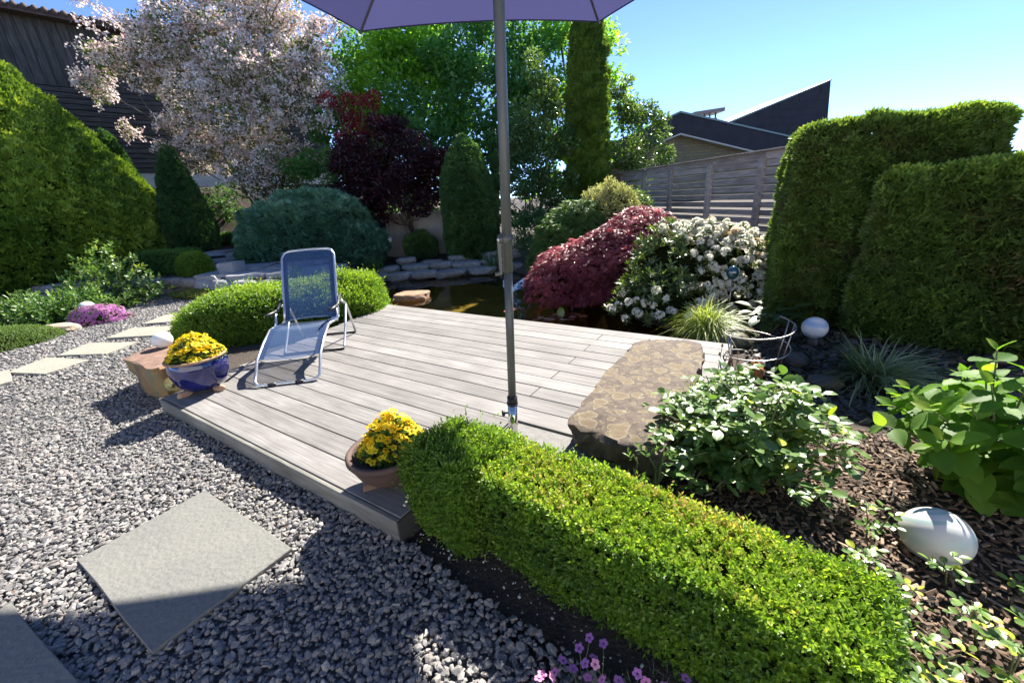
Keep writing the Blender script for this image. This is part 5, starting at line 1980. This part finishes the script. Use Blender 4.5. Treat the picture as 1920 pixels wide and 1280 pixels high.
# pink blossom shrub
kc = []
gk = np.random.default_rng(5)
for (x, z, r) in [(-10.9, 5.1, .55), (-10.4, 5.6, .6), (-9.7, 5.2, .9), (-9.5, 6.1, .8), (-8.9, 4.3, 1.2), (-8.8, 5.7, 1.2), (-8.0, 6.6, 1.1), (-7.9, 4.9, 1.3), (-7.6, 3.6, 1.2), (-8.7, 3.3, 1.0), (-6.9, 6.3, 1.2), (-6.7, 5.1, 1.3), (-6.5, 3.9, 1.2), (-5.9, 6.4, 1.0), (-5.5, 5.3, 1.1),
                  (-5.5, 4.2, 1.0), (-6.2, 3.0, .9), (-7.1, 2.7, .8), (-9.4, 3.8, .6), (-4.9, 5.9, .6), (-4.9, 4.6, .6), (-10.9, 4.1, .28), (-7.3, 7.2, .8), (-6.1, 7.1, .7), (-8.6, 7.1, .6)]:
    kc.append((x, 13.4 + gk.normal(0, .35), z, r))
root, kp, kn = crown_tree('blossom_shrub', 'huge arching shrub covered in pale pink blossom', (-7.4, 13.9, .9), kc, 980, .10, .055, M['kolk_leaf'], .05, .3, None, 'shrub', seed=11, stems=6)
nc, per_ = 3100, 20
ci = gk.integers(0, len(kp), nc)
n = nc * per_
ca_ = nrm(gk.normal(0, .5, (nc, 3)) + kn[ci] * np.array((1, 1, .3)) + np.array((0, 0, -.25)))
sel = np.repeat(ci, per_)
P = (kp[sel] - np.array((-7.4, 13.9, .9)) + np.repeat(kn[ci] * .06, per_, 0) + np.repeat(ca_, per_, 0) * gk.uniform(-.16, .16, (n, 1)) + gk.normal(0, .045, (n, 3)))
D = nrm(kn[sel] + gk.normal(0, .6, (n, 3)))
leaves('blossom', P, D, nrm(gk.normal(0, .6, (n, 3)) + nrm(kn[sel])), gk.uniform(.045, .08, n), gk.uniform(.045, .07, n), M['kolk_flower'], root, .5 + np.repeat(gk.normal(0, .16, nc), per_) + gk.normal(0, .14, n), LEAF4)

# arching wands of blossom against the sky
Pw, Dw = [], []
for k in range(46):
    a = np.array((-7.2 + np.clip(gk.normal(0, 1.7), -2.6, 2.6), 13.5 + gk.normal(0, .4), 5.8 + gk.normal(0, .5)))
    d = np.array((a[0] + 7.4, 0, 1.6)) * gk.uniform(.35, .8) + np.array((gk.normal(0, .3), 0, gk.uniform(.1, .7)))
    pts = [a + d * t + np.array((0, 0, -.5 * t * t)) for t in np.linspace(0, 1, 6)]
    mbw = MB()
    mbw.tube([p - np.array((-7.4, 13.9, .9)) for p in pts], list(np.linspace(.014, .005, 6)), 5)
    mbw.build('wand', M['bark'], root, True)
    for q in range(75):
        t = gk.uniform(.15, 1)
        Pw.append(a + d * t + np.array((0, 0, -.5 * t * t)) + gk.normal(0, .075, 3))
        Dw.append(gk.normal(0, 1, 3))
Pw = np.array(Pw) - np.array((-7.4, 13.9, .9))
leaves('blossom', Pw, nrm(np.array(Dw)), nrm(gk.normal(0, 1, (len(Pw), 3))), gk.uniform(.06, .1, len(Pw)), gk.uniform(.05, .08, len(Pw)), M['kolk_flower'], root, .5 + gk.normal(0, .2, len(Pw)), LEAF4)

# ------------------------------------------------------------------ maples, variegated shrub, rhododendron
def weeping(name, label, cx, cy, z0, rx, ry, h, n, L, W, mat, core, seed, p=2.2, amp=.1, tpl=PALM7, depth=.1, rot=0, base=.45, extra=()):
    g = np.random.default_rng(seed)
    V, F = mound(cx, cy, z0, rx, ry, h, amp, seed, rot, p, 3.0)
    for e in extra:
        V2, F2 = mound(*e, amp, seed + 7, rot, p, 3.0)
        F = np.concatenate([F, F2 + len(V)])
        V = np.concatenate([V, V2])
    c = np.array((cx, cy, z0))
    root = thing(name, label, 'shrub', tuple(c))
    V = V - c
    nv, nf = len(ICO[3][0]), len(ICO[3][1])
    for q in range(1 + len(extra)):
        core_mesh('dark_core', V[q * nv:(q + 1) * nv], F[q * nf:(q + 1) * nf] - q * nv, M[core], root, depth * 1.9)
    mb = MB()
    mb.tube([(0, .1, -.1), (.05, .05, h * .4), (0, 0, h * .8)], [.05, .04, .02], 8)
    mb.build('trunk', M['bark'], root, True)
    P, N = tri_sample(V, F, n, g)
    fine = wave(P, 9, seed)
    cl = wave(P, 4, seed + 2)
    tier = np.sin(P[:, 2] * 26 / max(h, .3) * .5 + 3 * wave(P, 3, seed + 4))
    keep = N[:, 2] > -.6
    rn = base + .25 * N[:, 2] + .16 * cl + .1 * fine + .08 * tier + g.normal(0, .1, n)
    P = P - N * (g.random(n) ** 1.3 * depth)[:, None] + N * ((fine * .6 + tier * .5) * depth * .7)[:, None]
    hz = nrm(N * np.array((1, 1, 0)) + g.normal(0, .3, (n, 3)) * np.array((1, 1, 0)))
    D = nrm(hz * .75 + np.array((0, 0, -.55)) + g.normal(0, .28, (n, 3)))
    NN = nrm(N + np.array((0, 0, .7)) + g.normal(0, .35, (n, 3)))
    P, D, NN, rn = P[keep], D[keep], NN[keep], rn[keep]
    m = len(P)
    leaves('foliage', P, D, NN, L * g.uniform(.7, 1.3, m), L * g.uniform(.7, 1.3, m) * W, mat, root, rn, tpl)
    return root


weeping('laceleaf_maple', 'low weeping maple with finely cut crimson leaves', 2.1, 6.6, .0, 1.02, .8, 1.17, 15000, .084, 1.0, M['maple_red'], 'core_red', 31, 2.2, .08, extra=[(1.15, 6.35, .0, .85, .62, .78), (1.6, 6.3, .0, .9, .6, .98)])
weeping('laceleaf_maple', 'green weeping laceleaf maple behind the crimson one', 1.5, 8.5, .1, 1.05, .7, 1.22, 6500, .115, 1.0, M['maple_green'], 'core', 32, 2.0, .06)
V, F = mound(2.15, 8.7, .2, .62, .5, 1.4, .12, 33, 0, 2.6, 3)
clipped('variegated_shrub', 'cream variegated shrub above the crimson maple', 'shrub', V, F, 5200, 4, .07, .055, .03, M['varieg'], None, .5, .1, shrink=.12, seed=33, base=.45)
V, F = mound(2.9, 9.6, .3, .45, .4, 1.1, .14, 34, 0, 2.6, 3)
clipped('fence_shrub', 'dark green leafy shrub at the foot of the fence', 'shrub', V, F, 2500, 4, .07, .06, .03, M['photinia'], None, .5, .1, shrink=.12, seed=34, base=.35)

# rhododendron : whorls of long leaves and trusses of petals
gr_ = np.random.default_rng(44)
rv = []
root = thing('rhododendron', 'white flowering rhododendron with some faded tan blooms', 'shrub', (2.45, 5.3, .05))
V1, F1 = mound(2.5, 5.35, .05, .95, .62, .96, .13, 41, R(-8), 2.3, 3)
V2, F2 = mound(1.88, 4.95, -.02, .62, .42, .52, .13, 42, R(-20), 2.3, 3)
VV = np.concatenate([V1, V2])
FF = np.concatenate([F1, F2 + len(V1)])
VV = VV - np.array((2.45, 5.3, .05))
for (v_, f_) in ((V1, F1), (V2, F2)):
    core_mesh('dark_core', v_ - np.array((2.45, 5.3, .05)), f_, M['core'], root, .2)
P, N = tri_sample(VV, FF, 1100, gr_)
k_ = N[:, 2] > -.45
P, N = P[k_], N[k_]
P = P - N * (gr_.random(len(P)) ** 1.6 * .14)[:, None]
A = nrm(N + np.array((0, 0, .8)) + gr_.normal(0, .25, (len(P), 3)))
LP, LD, LN, LR = [], [], [], []
for p, a in zip(P, A):
    ref = nrm(gr_.normal(0, 1, 3))
    b = nrm(np.cross(a, ref))
    c = np.cross(a, b)
    r0 = gr_.normal(.45, .16)
    m = gr_.integers(8, 13)
    for i in range(m):
        ph = i * 2.4
        s = b * math.cos(ph) + c * math.sin(ph)
        t = i / m
        LP.append(p + a * .03 * t)
        LD.append(s * (1 - .5 * t) + a * (.15 + .6 * t))
        LN.append(a - s * .3)
        LR.append(r0 + .35 * t)
LP, LD, LN = np.array(LP), np.array(LD), np.array(LN)
m = len(LP)
leaves('foliage', LP, LD, LN, gr_.uniform(.065, .105, m), gr_.uniform(.022, .032, m), M['rhodo_leaf'], root, np.array(LR), LEAF6)
# trusses
isw = (.8 * wave(P, 3.2, 9) + .45 * (P[:, 0] > -.2) + .25 * N[:, 2] - .45 * N[:, 1] + gr_.normal(0, .2, len(P)))
order = np.argsort(-isw)[:300]
_tv, _tf = FLOWER5
truss = []
for v_ in range(6):
    Ps, Ds, Ns, Rs = [], [], [], []
    g2 = np.random.default_rng(300 + v_)
    for q in range(11):
        d = nrm(g2.normal(0, 1, 3) + np.array((0, 0, .9)))
        ref = nrm(np.cross(d, g2.normal(0, 1, 3)))
        c2 = np.cross(d, ref)
        bs_ = d * .035
        for i in range(5):
            s = ref * math.cos(i * 1.2566) + c2 * math.sin(i * 1.2566)
            Ps.append(bs_)
            Ds.append(s + d * .55)
            Ns.append(d - s * .5)
            Rs.append((.75 if v_ < 4 else .16) + g2.normal(0, .12))
    n_ = len(Ps)
    tmp = leaves('truss', np.array(Ps), np.array(Ds), np.array(Ns), g2.uniform(.03, .042, n_), g2.uniform(.026, .036, n_), M['white_petal'], None, np.array(Rs), LEAF4)
    truss.append(tmp.data)
    bpy.data.objects.remove(tmp)
tan_zone = wave(P, 2.4, 77)
for q, i in enumerate(order):
    high = P[i, 2] > .45 and tan_zone[i] > .0
    o = link('blossom', truss[gr_.integers(4, 6) if (high and gr_.random() < .22) else gr_.integers(0, 4)], None, root)
    o.location = P[i] + A[i] * .05
    o.rotation_euler = Vector(A[i]).to_track_quat('Z', 'Y').to_euler()
    s = gr_.uniform(.7, 1.1)
    o.scale = (s, s, s)

# ------------------------------------------------------------------ grasses
blades('striped_grass', 'bright green and cream striped grass mound at the deck corner', 'grass plant', 2.02, 3.95, .1, 900, .50, .009, M['grass_var'], .95, 1.15, 1, base_r=.09, up=1.1)
blades('sedge', 'spiky grey green sedge tuft below the tall hedge', 'grass plant', 2.70, 2.74, .02, 620, .50, .009, M['grass_carex'], 1.0, .75, 2, base_r=.08, up=.85)
blades('reed_tuft', 'green grassy tuft on the far bank below the juniper', 'grass plant', -3.7, 10.6, .25, 420, .75, .016, M['grass_green'], .7, .8, 3, base_r=.22, up=1.2)
blades('reed_tuft', 'low bright grass tuft at the left end of the shore rocks', 'grass plant', -3.2, 9.95, .05, 300, .48, .014, M['grass_green'], .8, .8, 4, base_r=.2, up=1.2)
blades('reed_tuft', 'upright water reeds left of the parasol pole', 'grass plant', -.35, 9.75, -.15, 130, .62, .016, M['grass_green'], .35, .25, 5, base_r=.22, up=1.35)
blades('reed_tuft', 'grass clump between slab terrace and box hedge', 'grass plant', -4.15, 8.1, .3, 220, .42, .016, M['grass_green'], .8, .9, 6, base_r=.1, up=1.2)

# ------------------------------------------------------------------ left bed
def leafy(name, label, cat, cx, cy, z0, rx, ry, h, n, k, ln, L, W, mat, seed, stems=6, up=.6, tpl=LEAF6, core=False, base=.45, group=None):
    """loose bush of leafy stems"""
    g = np.random.default_rng(seed)
    root = thing(name, label, cat, (cx, cy, z0), 0, group)
    mb = MB()
    for s in range(stems):
        a = g.uniform(0, 6.283)
        q = g.uniform(.3, .9)
        limb(mb, (.03 * math.cos(a), .03 * math.sin(a), -.03), (rx * q * math.cos(a), ry * q * math.sin(a), h * g.uniform(.6, .95)), .008, .003, .8, 5, 5, g)
    mb.build('stems', M['stem'], root, True)
    d = nrm(g.normal(0, 1, (n, 3)))
    d[:, 2] = np.abs(d[:, 2])
    rr = g.random(n) ** .45
    lump = 1 + .22 * wave(d * 2, 2.5, seed)
    P = d * rr[:, None] * lump[:, None] * np.array((rx, ry, h))
    p, dd, nn, l, w_, r = shoots(P, d, k, ln, L, W, up, base + g.normal(0, .14, n) + .15 * d[:, 2], g, 1.0, .5)
    leaves('foliage', p, dd, nn, l, w_, mat, root, r, tpl)
    return root


leafy('rose_bush', 'loose rose bush in front of the golden yew', 'shrub', -7.75, 8.05, .0, .95, .6, 1.05, 420, 6, .10, .075, .045, M['rose_leaf'], 51, 14, .6)
leafy('perennials', 'low leafy green perennials at the left edge', 'plant', -8.6, 6.95, .0, 1.2, .55, .48, 520, 6, .10, .085, .035, M['low_green'], 52, 14, 1.0)
leafy('perennials', 'leafy green perennials left of the pink flower cushion', 'plant', -7.6, 7.15, .0, .6, .4, .42, 260, 6, .10, .085, .035, M['low_green'], 53, 8, 1.0)
V, F = mound(-7.35, 5.55, -.02, .72, .62, .24, .06, 54, R(20), 2.2)
clipped('cushion_plant', 'dense low green cushion plant at the left edge of the gravel', 'plant', V, F, 9000, 4, .022, .02, .010, M['cushion'], None, .8, .02, shrink=.03, top_gain=.2, seed=54)
V, F = mound(-6.88, 6.72, -.02, .42, .27, .27, .10, 55, R(5), 2.2)
rt = clipped('flower_cushion', 'cushion of bright pink flowers beside the gravel path', 'plant', V, F, 1800, 3, .03, .03, .012, M['cushion'], None, .8, .02, shrink=.04, seed=55)
g = np.random.default_rng(56)
c = np.array((V[:, 0].mean(), V[:, 1].mean(), V[:, 2].min()))
P, N = tri_sample(V - c, F, 1500, g)
sel = N[:, 2] > .0
P, N = P[sel], N[sel]
D = nrm(np.cross(N, g.normal(0, 1, (len(P), 3))))
for q in range(3):
    D2 = D * math.cos(q * 2.1) + np.cross(N, D) * math.sin(q * 2.1)
    leaves('petals', P + N * .03, D2, N, .028, .028, M['pink_petal'], rt, g.random(len(P)))
V, F = mound(-6.35, 8.35, .0, .75, .28, .12, .15, 57, R(-28), 2.2)
clipped('sedum_mat', 'yellow green creeping mat at the foot of the stone wall', 'plant', V, F, 3500, 4, .03, .03, .014, M['sedum'], None, .9, .02, shrink=.03, seed=57)
mb = MB()
mb.tube([(-5.85, 8.1, .0), (-5.8, 8.12, .22), (-5.76, 8.14, .36), (-5.8, 8.15, .42), (-5.86, 8.15, .43)], .014, 8)
o = mb.build('bent_pipe', solid('pale_pipe', (.62, .58, .48), .6), smooth=True)
tag(o, 'short pale bent pipe in front of the slab terrace', 'pipe')

# ------------------------------------------------------------------ right bed
def leaf_mesh(name, mat, shape, rnd, fold=.12, curl=.18, rows=6, ripple=.0):
    """single leaf with real outline, midrib fold and raised side veins, unit length along X"""
    V, F = [], []
    for i in range(rows + 1):
        t = i / rows
        w_ = shape(t)
        z = -curl * t * t
        rp = ripple * (1 if i % 2 else -1) * min(1, w_ * 6)
        for q in (0, .5, 1, -.5, -1):
            sw = -.05 * abs(q) if w_ > .01 else 0
            V.append((t - sw, w_ * q, z + fold * w_ * 2 * abs(q) - .35 * w_ * q * q * fold * 2 + (rp if q else 0)))
    for i in range(rows):
        a = i * 5
        b_ = a + 5
        F += [(a, b_, b_ + 1, a + 1), (a + 1, b_ + 1, b_ + 2, a + 2), (a, a + 3, b_ + 3, b_), (a + 3, a + 4, b_ + 4, b_ + 3)]
    me = bpy.data.meshes.new(name)
    me.from_pydata(V, [], F)
    at = me.attributes.new('rnd', 'FLOAT', 'FACE')
    at.data.foreach_set('value', [rnd] * len(F))
    me.polygons.foreach_set('use_smooth', [True] * len(F))
    me.materials.append(mat)
    return me


ovate = lambda t: .36 * math.sin(math.pi * min(1, t ** .72)) ** .85 if 0 < t < 1 else 0.0
oval = lambda t: .32 * math.sin(math.pi * t) ** .7 if 0 < t < 1 else 0.0
HYD = [leaf_mesh('leaf', M['hydra_leaf'], ovate, r_, .10, .12 + .1 * k % .2, 13, .010) for k, r_ in enumerate((.1, .3, .45, .6, .75, .98))]
ROS = [leaf_mesh('leaf', M['rose_leaf'], oval, r_, .10, .10, 5) for r_ in (.15, .3, .45, .55, .65, .8, .98)]
HOS = [leaf_mesh('leaf', M['rhodo_leaf'], oval, r_, .06, .3, 6) for r_ in (.15, .35, .5)]


def put_leaf(me, parent, p, d, n, l, wf=1.0):
    d = Vector(d).normalized()
    n = Vector(n)
    n = (n - d * n.dot(d)).normalized()
    s = n.cross(d)
    m = Matrix((d * l, s * l * wf, n * l)).transposed().to_4x4()
    m.translation = Vector(p)
    o = link('leaf', me, None, parent)
    o.matrix_basis = m
    return o


g = np.random.default_rng(61)
hyd = thing('hydrangea', 'hydrangea with large bright green leaves at the right edge', 'shrub', (2.33, 1.56, 0))
stem_mb = MB()
cnt = 0
for s in range(40):
    a = g.uniform(0, 6.283)
    q = math.sqrt(g.random())
    tip = np.array((.58 * q * math.cos(a), .44 * q * math.sin(a), .20 + .56 * (1 - q ** 2 * .8) * g.uniform(.75, 1.05)))
    base = np.array((.1 * math.cos(a), .1 * math.sin(a), -.03))
    pts = [base + (tip - base) * t + np.array((0, 0, .08 * math.sin(math.pi * t))) for t in np.linspace(0, 1, 6)]
    stem_mb.tube(pts, list(np.linspace(.006, .003, 6)), 6)
    ax = nrm(pts[-1] - pts[-2])
    b = nrm(np.cross(ax, g.normal(0, 1, 3)))
    c = np.cross(ax, b)
    for j, t in enumerate((.2, .38, .56, .74, .9, 1.0)):
        p = base + (tip - base) * t + np.array((0, 0, .08 * math.sin(math.pi * t)))
        for sgn in (-1, 1):
            sd = (b if j % 2 else c) * sgn
            d = sd * (1.0 if t < .95 else .55) + ax * (.25 if t < .95 else .9) + g.normal(0, .2, 3)
            l = g.uniform(.12, .16) * (1.0 if t < .85 else (.8 if t < .95 else .5))
            n_ = np.array((0, 0, 1.0)) + ax * .5 - sd * .3 + g.normal(0, .18, 3)
            put_leaf(HYD[min(5, int(g.integers(0, 4) + (2 if t > .95 else 0)))], hyd, p, d, n_, l, g.uniform(.85, 1.1))
            cnt += 1
stem_mb.build('stems', M['stem'], hyd, True)

rose = thing('rose_bush', 'rose bush with shiny grey green leaves behind the near hedge', 'shrub', (1.2, 1.87, 0))
stem_mb = MB()
pl, dl, nl_, ll, big = [], [], [], [], 0
for s in range(74):
    a = g.uniform(0, 6.283)
    q = math.sqrt(g.random())
    tip = np.array((.52 * q * math.cos(a), .42 * q * math.sin(a), .54 * (1 - q ** 2 * .6) * g.uniform(.65, 1.12)))
    base = np.array((.12 * g.normal(), .08 * g.normal(), -.03))
    bend = np.array((0, 0, .07))
    pts = [base + (tip - base) * t + bend * math.sin(math.pi * t) for t in np.linspace(0, 1, 6)]
    stem_mb.tube(pts, list(np.linspace(.006, .0025, 6)), 5)
    for t in np.linspace(.2, 1.0, 9):
        p = base + (tip - base) * t + bend * math.sin(math.pi * t)
        dv = nrm(g.normal(0, 1, 3) * np.array((1, 1, .35)) + np.array((tip[0], tip[1], .1)))
        side = nrm(np.cross(dv, (0, 0, 1)))
        # pinnate leaf : terminal leaflet and two pairs
        for (u_, sd, sc_) in ((.09, 0, 1.0), (.06, 1, .85), (.06, -1, .85), (.03, 1, .7), (.03, -1, .7)):
            pp = p + dv * u_
            d = dv * (.5 if sd else 1) + side * sd + g.normal(0, .15, 3)
            n_ = np.array((0, 0, 1.0)) + g.normal(0, .3, 3)
            pl.append(pp), dl.append(d), nl_.append(n_), ll.append(g.uniform(.05, .075) * sc_)
stem_mb.build('stems', M['stem'], rose, True)
pl, dl, nl_, ll = map(np.array, (pl, dl, nl_, ll))
score = pl[:, 2] * 1.0 - pl[:, 1] * .5 + .3 * ll / .06 + g.normal(0, .12, len(pl))
order = np.argsort(-score)
for i in order[:300]:
    put_leaf(ROS[int(g.choice(7, p=[.15, .2, .2, .2, .13, .07, .05]))], rose, pl[i], dl[i], nl_[i], ll[i])
rest = order[300:]
leaves('small_leaves', pl[rest], dl[rest], nl_[rest], ll[rest], ll[rest] * .75, M['rose_leaf'], rose, g.random(len(rest)) * .9, LEAF6)

# young rose shoots in the mulch
YS = [(1.50, 1.36, .17, 'leafy young rose shoot left of the big swirled lamp'), (1.36, 1.18, .15, 'young rose shoot between hedge end and swirled lamp'), (1.31, 1.03, .12, 'young rose shoot beside the sunlit hedge corner'), (1.60, 1.12, .16, 'young rose shoot directly in front of the swirled lamp'),
      (1.80, 1.06, .14, 'yellowish rose shoot at the right edge below the lamp'), (1.50, .92, .13, 'young rose shoot in the lower right of the mulch'), (1.29, .87, .11, 'low shoot next to the hedge at the bottom edge'), (1.46, .80, .12, 'rose shoot at the bottom right corner'),
      (1.18, .98, .10, 'small wilted shoot touching the hedge end'), (1.68, .93, .13, 'grey green shoot near the right edge of the mulch'), (1.22, .78, .10, 'lowest shoot at the bottom edge by the hedge')]
for k, (x, y, h, lab) in enumerate(YS):
    t_ = thing('rose_shoot', lab, 'plant', (x, y, -.02), 0, 'young rose shoots in the mulch')
    mb = MB()
    for s in range(2):
        a = g.uniform(0, 6.283)
        tip = np.array((.06 * math.cos(a), .05 * math.sin(a), h))
        mb.tube([(0, 0, -.01), tuple(tip * .55 + np.array((.01, 0, 0))), tuple(tip)], [.004, .003, .0018], 5)
        for t in np.linspace(.3, 1, 6):
            p = tip * t
            dv = nrm(np.array((math.cos(a + t * 9), math.sin(a + t * 9), .25)))
            sd_ = nrm(np.cross(dv, (0, 0, 1)))
            for (u_, sg, sc_) in ((.045, 0, 1), (.03, 1, .85), (.03, -1, .85)):
                put_leaf(ROS[int(g.integers(1, 7))], t_, p + dv * u_, dv * (.5 if sg else 1) + sd_ * sg, np.array((0, 0, 1.)) + g.normal(0, .3, 3), g.uniform(.027, .042) * sc_)
    mb.build('stems', M['stem'], t_, True)

# dark glossy perennial below the tall hedge
t_ = thing('hosta', 'dark green broad leaved plant beside the blue ball lamp', 'plant', (2.68, 3.95, .0))
for k in range(46):
    a = g.uniform(0, 6.283)
    r_ = g.uniform(.03, .26)
    put_leaf(HOS[k % 3], t_, (r_ * math.cos(a), r_ * math.sin(a), g.uniform(.1, .3)), (math.cos(a), math.sin(a), g.uniform(-.1, .7)), (0, 0, 1), g.uniform(.12, .2), .8)
mb = MB()
for k in range(8):
    a = k * .8
    mb.tube([(0, 0, -.05), (.12 * math.cos(a), .12 * math.sin(a), .2)], [.006, .004], 5)
mb.build('stems', M['stem'], t_, True)

# thyme-like tuft at the stone's right side and weeds in front of it
leafy('thyme_tuft', 'fine leaved yellow green herb tuft against the lichen stone', 'plant', 1.13, 2.22, .02, .17, .2, .33, 420, 7, .045, .016, .008, M['sedum'], 71, 10, .9, LEAF4)
leafy('small_weed', 'small seedlings growing between hedge and lichen stone', 'plant', .62, 1.66, .06, .16, .08, .30, 34, 5, .04, .035, .018, M['low_green'], 72, 9, .8, LEAF6)
leafy('dark_sprig', 'dark purple sprig leaning on the lichen stone', 'plant', .83, 1.93, .05, .10, .10, .30, 90, 5, .03, .016, .008, M['purple'], 73, 5, .9, LEAF4)
# seed heads behind the stone
t_ = thing('seed_stalks', 'two thin dried flower stalks in front of the deck corner', 'plant', (1.42, 2.55, 0))
mb = MB()
mb.tube([(0, 0, 0), (-.01, 0, .3), (.0, 0, .46)], [.003, .0025, .002], 5)
mb.tube([(.07, -.06, 0), (.08, -.05, .25), (.085, -.05, .42)], [.003, .0025, .002], 5)
mb.build('stalk', M['stem'], t_, True)
for (x, y, z) in ((0, 0, .46), (.085, -.05, .42), (-.012, 0, .40), (.09, -.05, .36)):
    mb = MB()
    mb.lathe([(.001, -.015), (.008, -.004), (.007, .008), (.001, .016)], 8, (x, y, z))
    mb.build('seed_head', M['clay_rim'], t_, True)

# ------------------------------------------------------------------ water lily
t_ = thing('water_lily', 'patch of red brown water lily pads beside the deck', 'water lily', (.68, 5.5, -.146))
pads = [(0, 0), (-.16, -.02), (.1, .05), (.2, -.02), (-.08, .1), (.05, -.1), (-.25, .06), (.28, .08), (.14, -.12), (-.02, .18), (-.18, -.12), (.34, -.04), (-.32, -.02), (.22, .16), (-.1, -.07), (-.62, .62), (-.5, .68), (-.72, .54)]
for k, (x, y) in enumerate(pads):
    r_ = g.uniform(.045, .075)
    V = [(0, 0, 0)] + [(r_ * math.cos(a), r_ * math.sin(a), .004 + .003 * math.sin(a * 3)) for a in np.linspace(.25, 6.03, 15)]
    mb = MB()
    mb.add(V, [(0, i, i + 1) for i in range(1, 15)], g.uniform(0, .85))
    o = mb.build('pad', M['lily'], t_, True)
    o.location = (x, y, .003 * (k % 4))
    o.rotation_euler = (0, 0, g.uniform(0, 6.28))
mb = MB()
V = []
for i in range(7):
    t = i / 6
    w_ = .055 * math.sin(math.pi * min(1, t * .9 + .1)) ** .6
    V += [(-w_, .0 + .03 * t, .02 + .14 * t), (0, .02 + .03 * t, .02 + .14 * t), (w_, .0 + .03 * t, .02 + .14 * t)]
F = []
for i in range(6):
    for j in range(2):
        F.append((i * 3 + j, i * 3 + j + 1, i * 3 + j + 4, i * 3 + j + 3))
mb.add(V, F, 1.0)
o = mb.build('upright_leaf', M['lily'], t_, True)
o.location = (.03, -.03, 0)

# ------------------------------------------------------------------ pinks at the bottom edge
t_ = thing('dianthus', 'pink and lilac flowers on thin stems at the bottom edge', 'flowers', (.2, .86, 0))
DF = [flower_mesh('flower', .0155, .2) for _ in range(3)]
for k, me in enumerate(DF):
    at = me.attributes.new('rnd', 'FLOAT', 'FACE')
    at.data.foreach_set('value', [.08 + .45 * k] * len(me.polygons))
    me.materials.append(M['dianthus'])
fl = [(.19, .95, 0), (.15, .92, 0), (.23, .92, 0), (.09, .88, 0), (.12, .86, 0), (.16, .87, 0), (.19, .88, 0), (.19, .86, 2), (.06, .85, 1), (.16, .83, 1), (.01, .83, 1), (.05, .83, 2), (.20, .81, 1), (.25, .81, 0), (.31, .82, 0), (.33, .80, 1), (.45, .80, 0), (.03, .81, 1), (.0, .80, 2), (.38, .78, 0), (.02, .84, 1), (.06, .80, 2), (.12, .79, 1), (.29, .78, 0)]
for (x, y, k) in fl:
    mb = MB()
    z = .10 + g.uniform(-.012, .012)
    o = link('flower', DF[k], None, t_)
    o.location = (x - .2, y - .86, z)
    o.rotation_euler = (g.normal(.2, .3), g.normal(0, .3), g.uniform(0, 6))
    bx0, by0 = x - .2 + g.normal(0, .02), y - .86 - .05 + g.normal(0, .02)
    mb.tube([(bx0, by0, -.02), ((bx0 + x - .2) / 2 + .004, (by0 + y - .86) / 2, z * .55), (x - .2, y - .86, z - .004)], .0011, 5)
    mb.build('stalk', M['stem'], t_, True)
n = 700
P = np.stack([g.uniform(-.2, .34, n), g.uniform(-.22, .02, n), np.full(n, -.01)], 1)
D = nrm(np.stack([g.normal(0, .6, n), g.normal(0, .6, n), np.ones(n)], 1))
leaves('foliage', P, D, nrm(g.normal(0, 1, (n, 3))), g.uniform(.03, .07, n), .0035, M['dianthus_leaf'], t_)
# a few larger pebbles at the end of the soil strip are part of the gravel
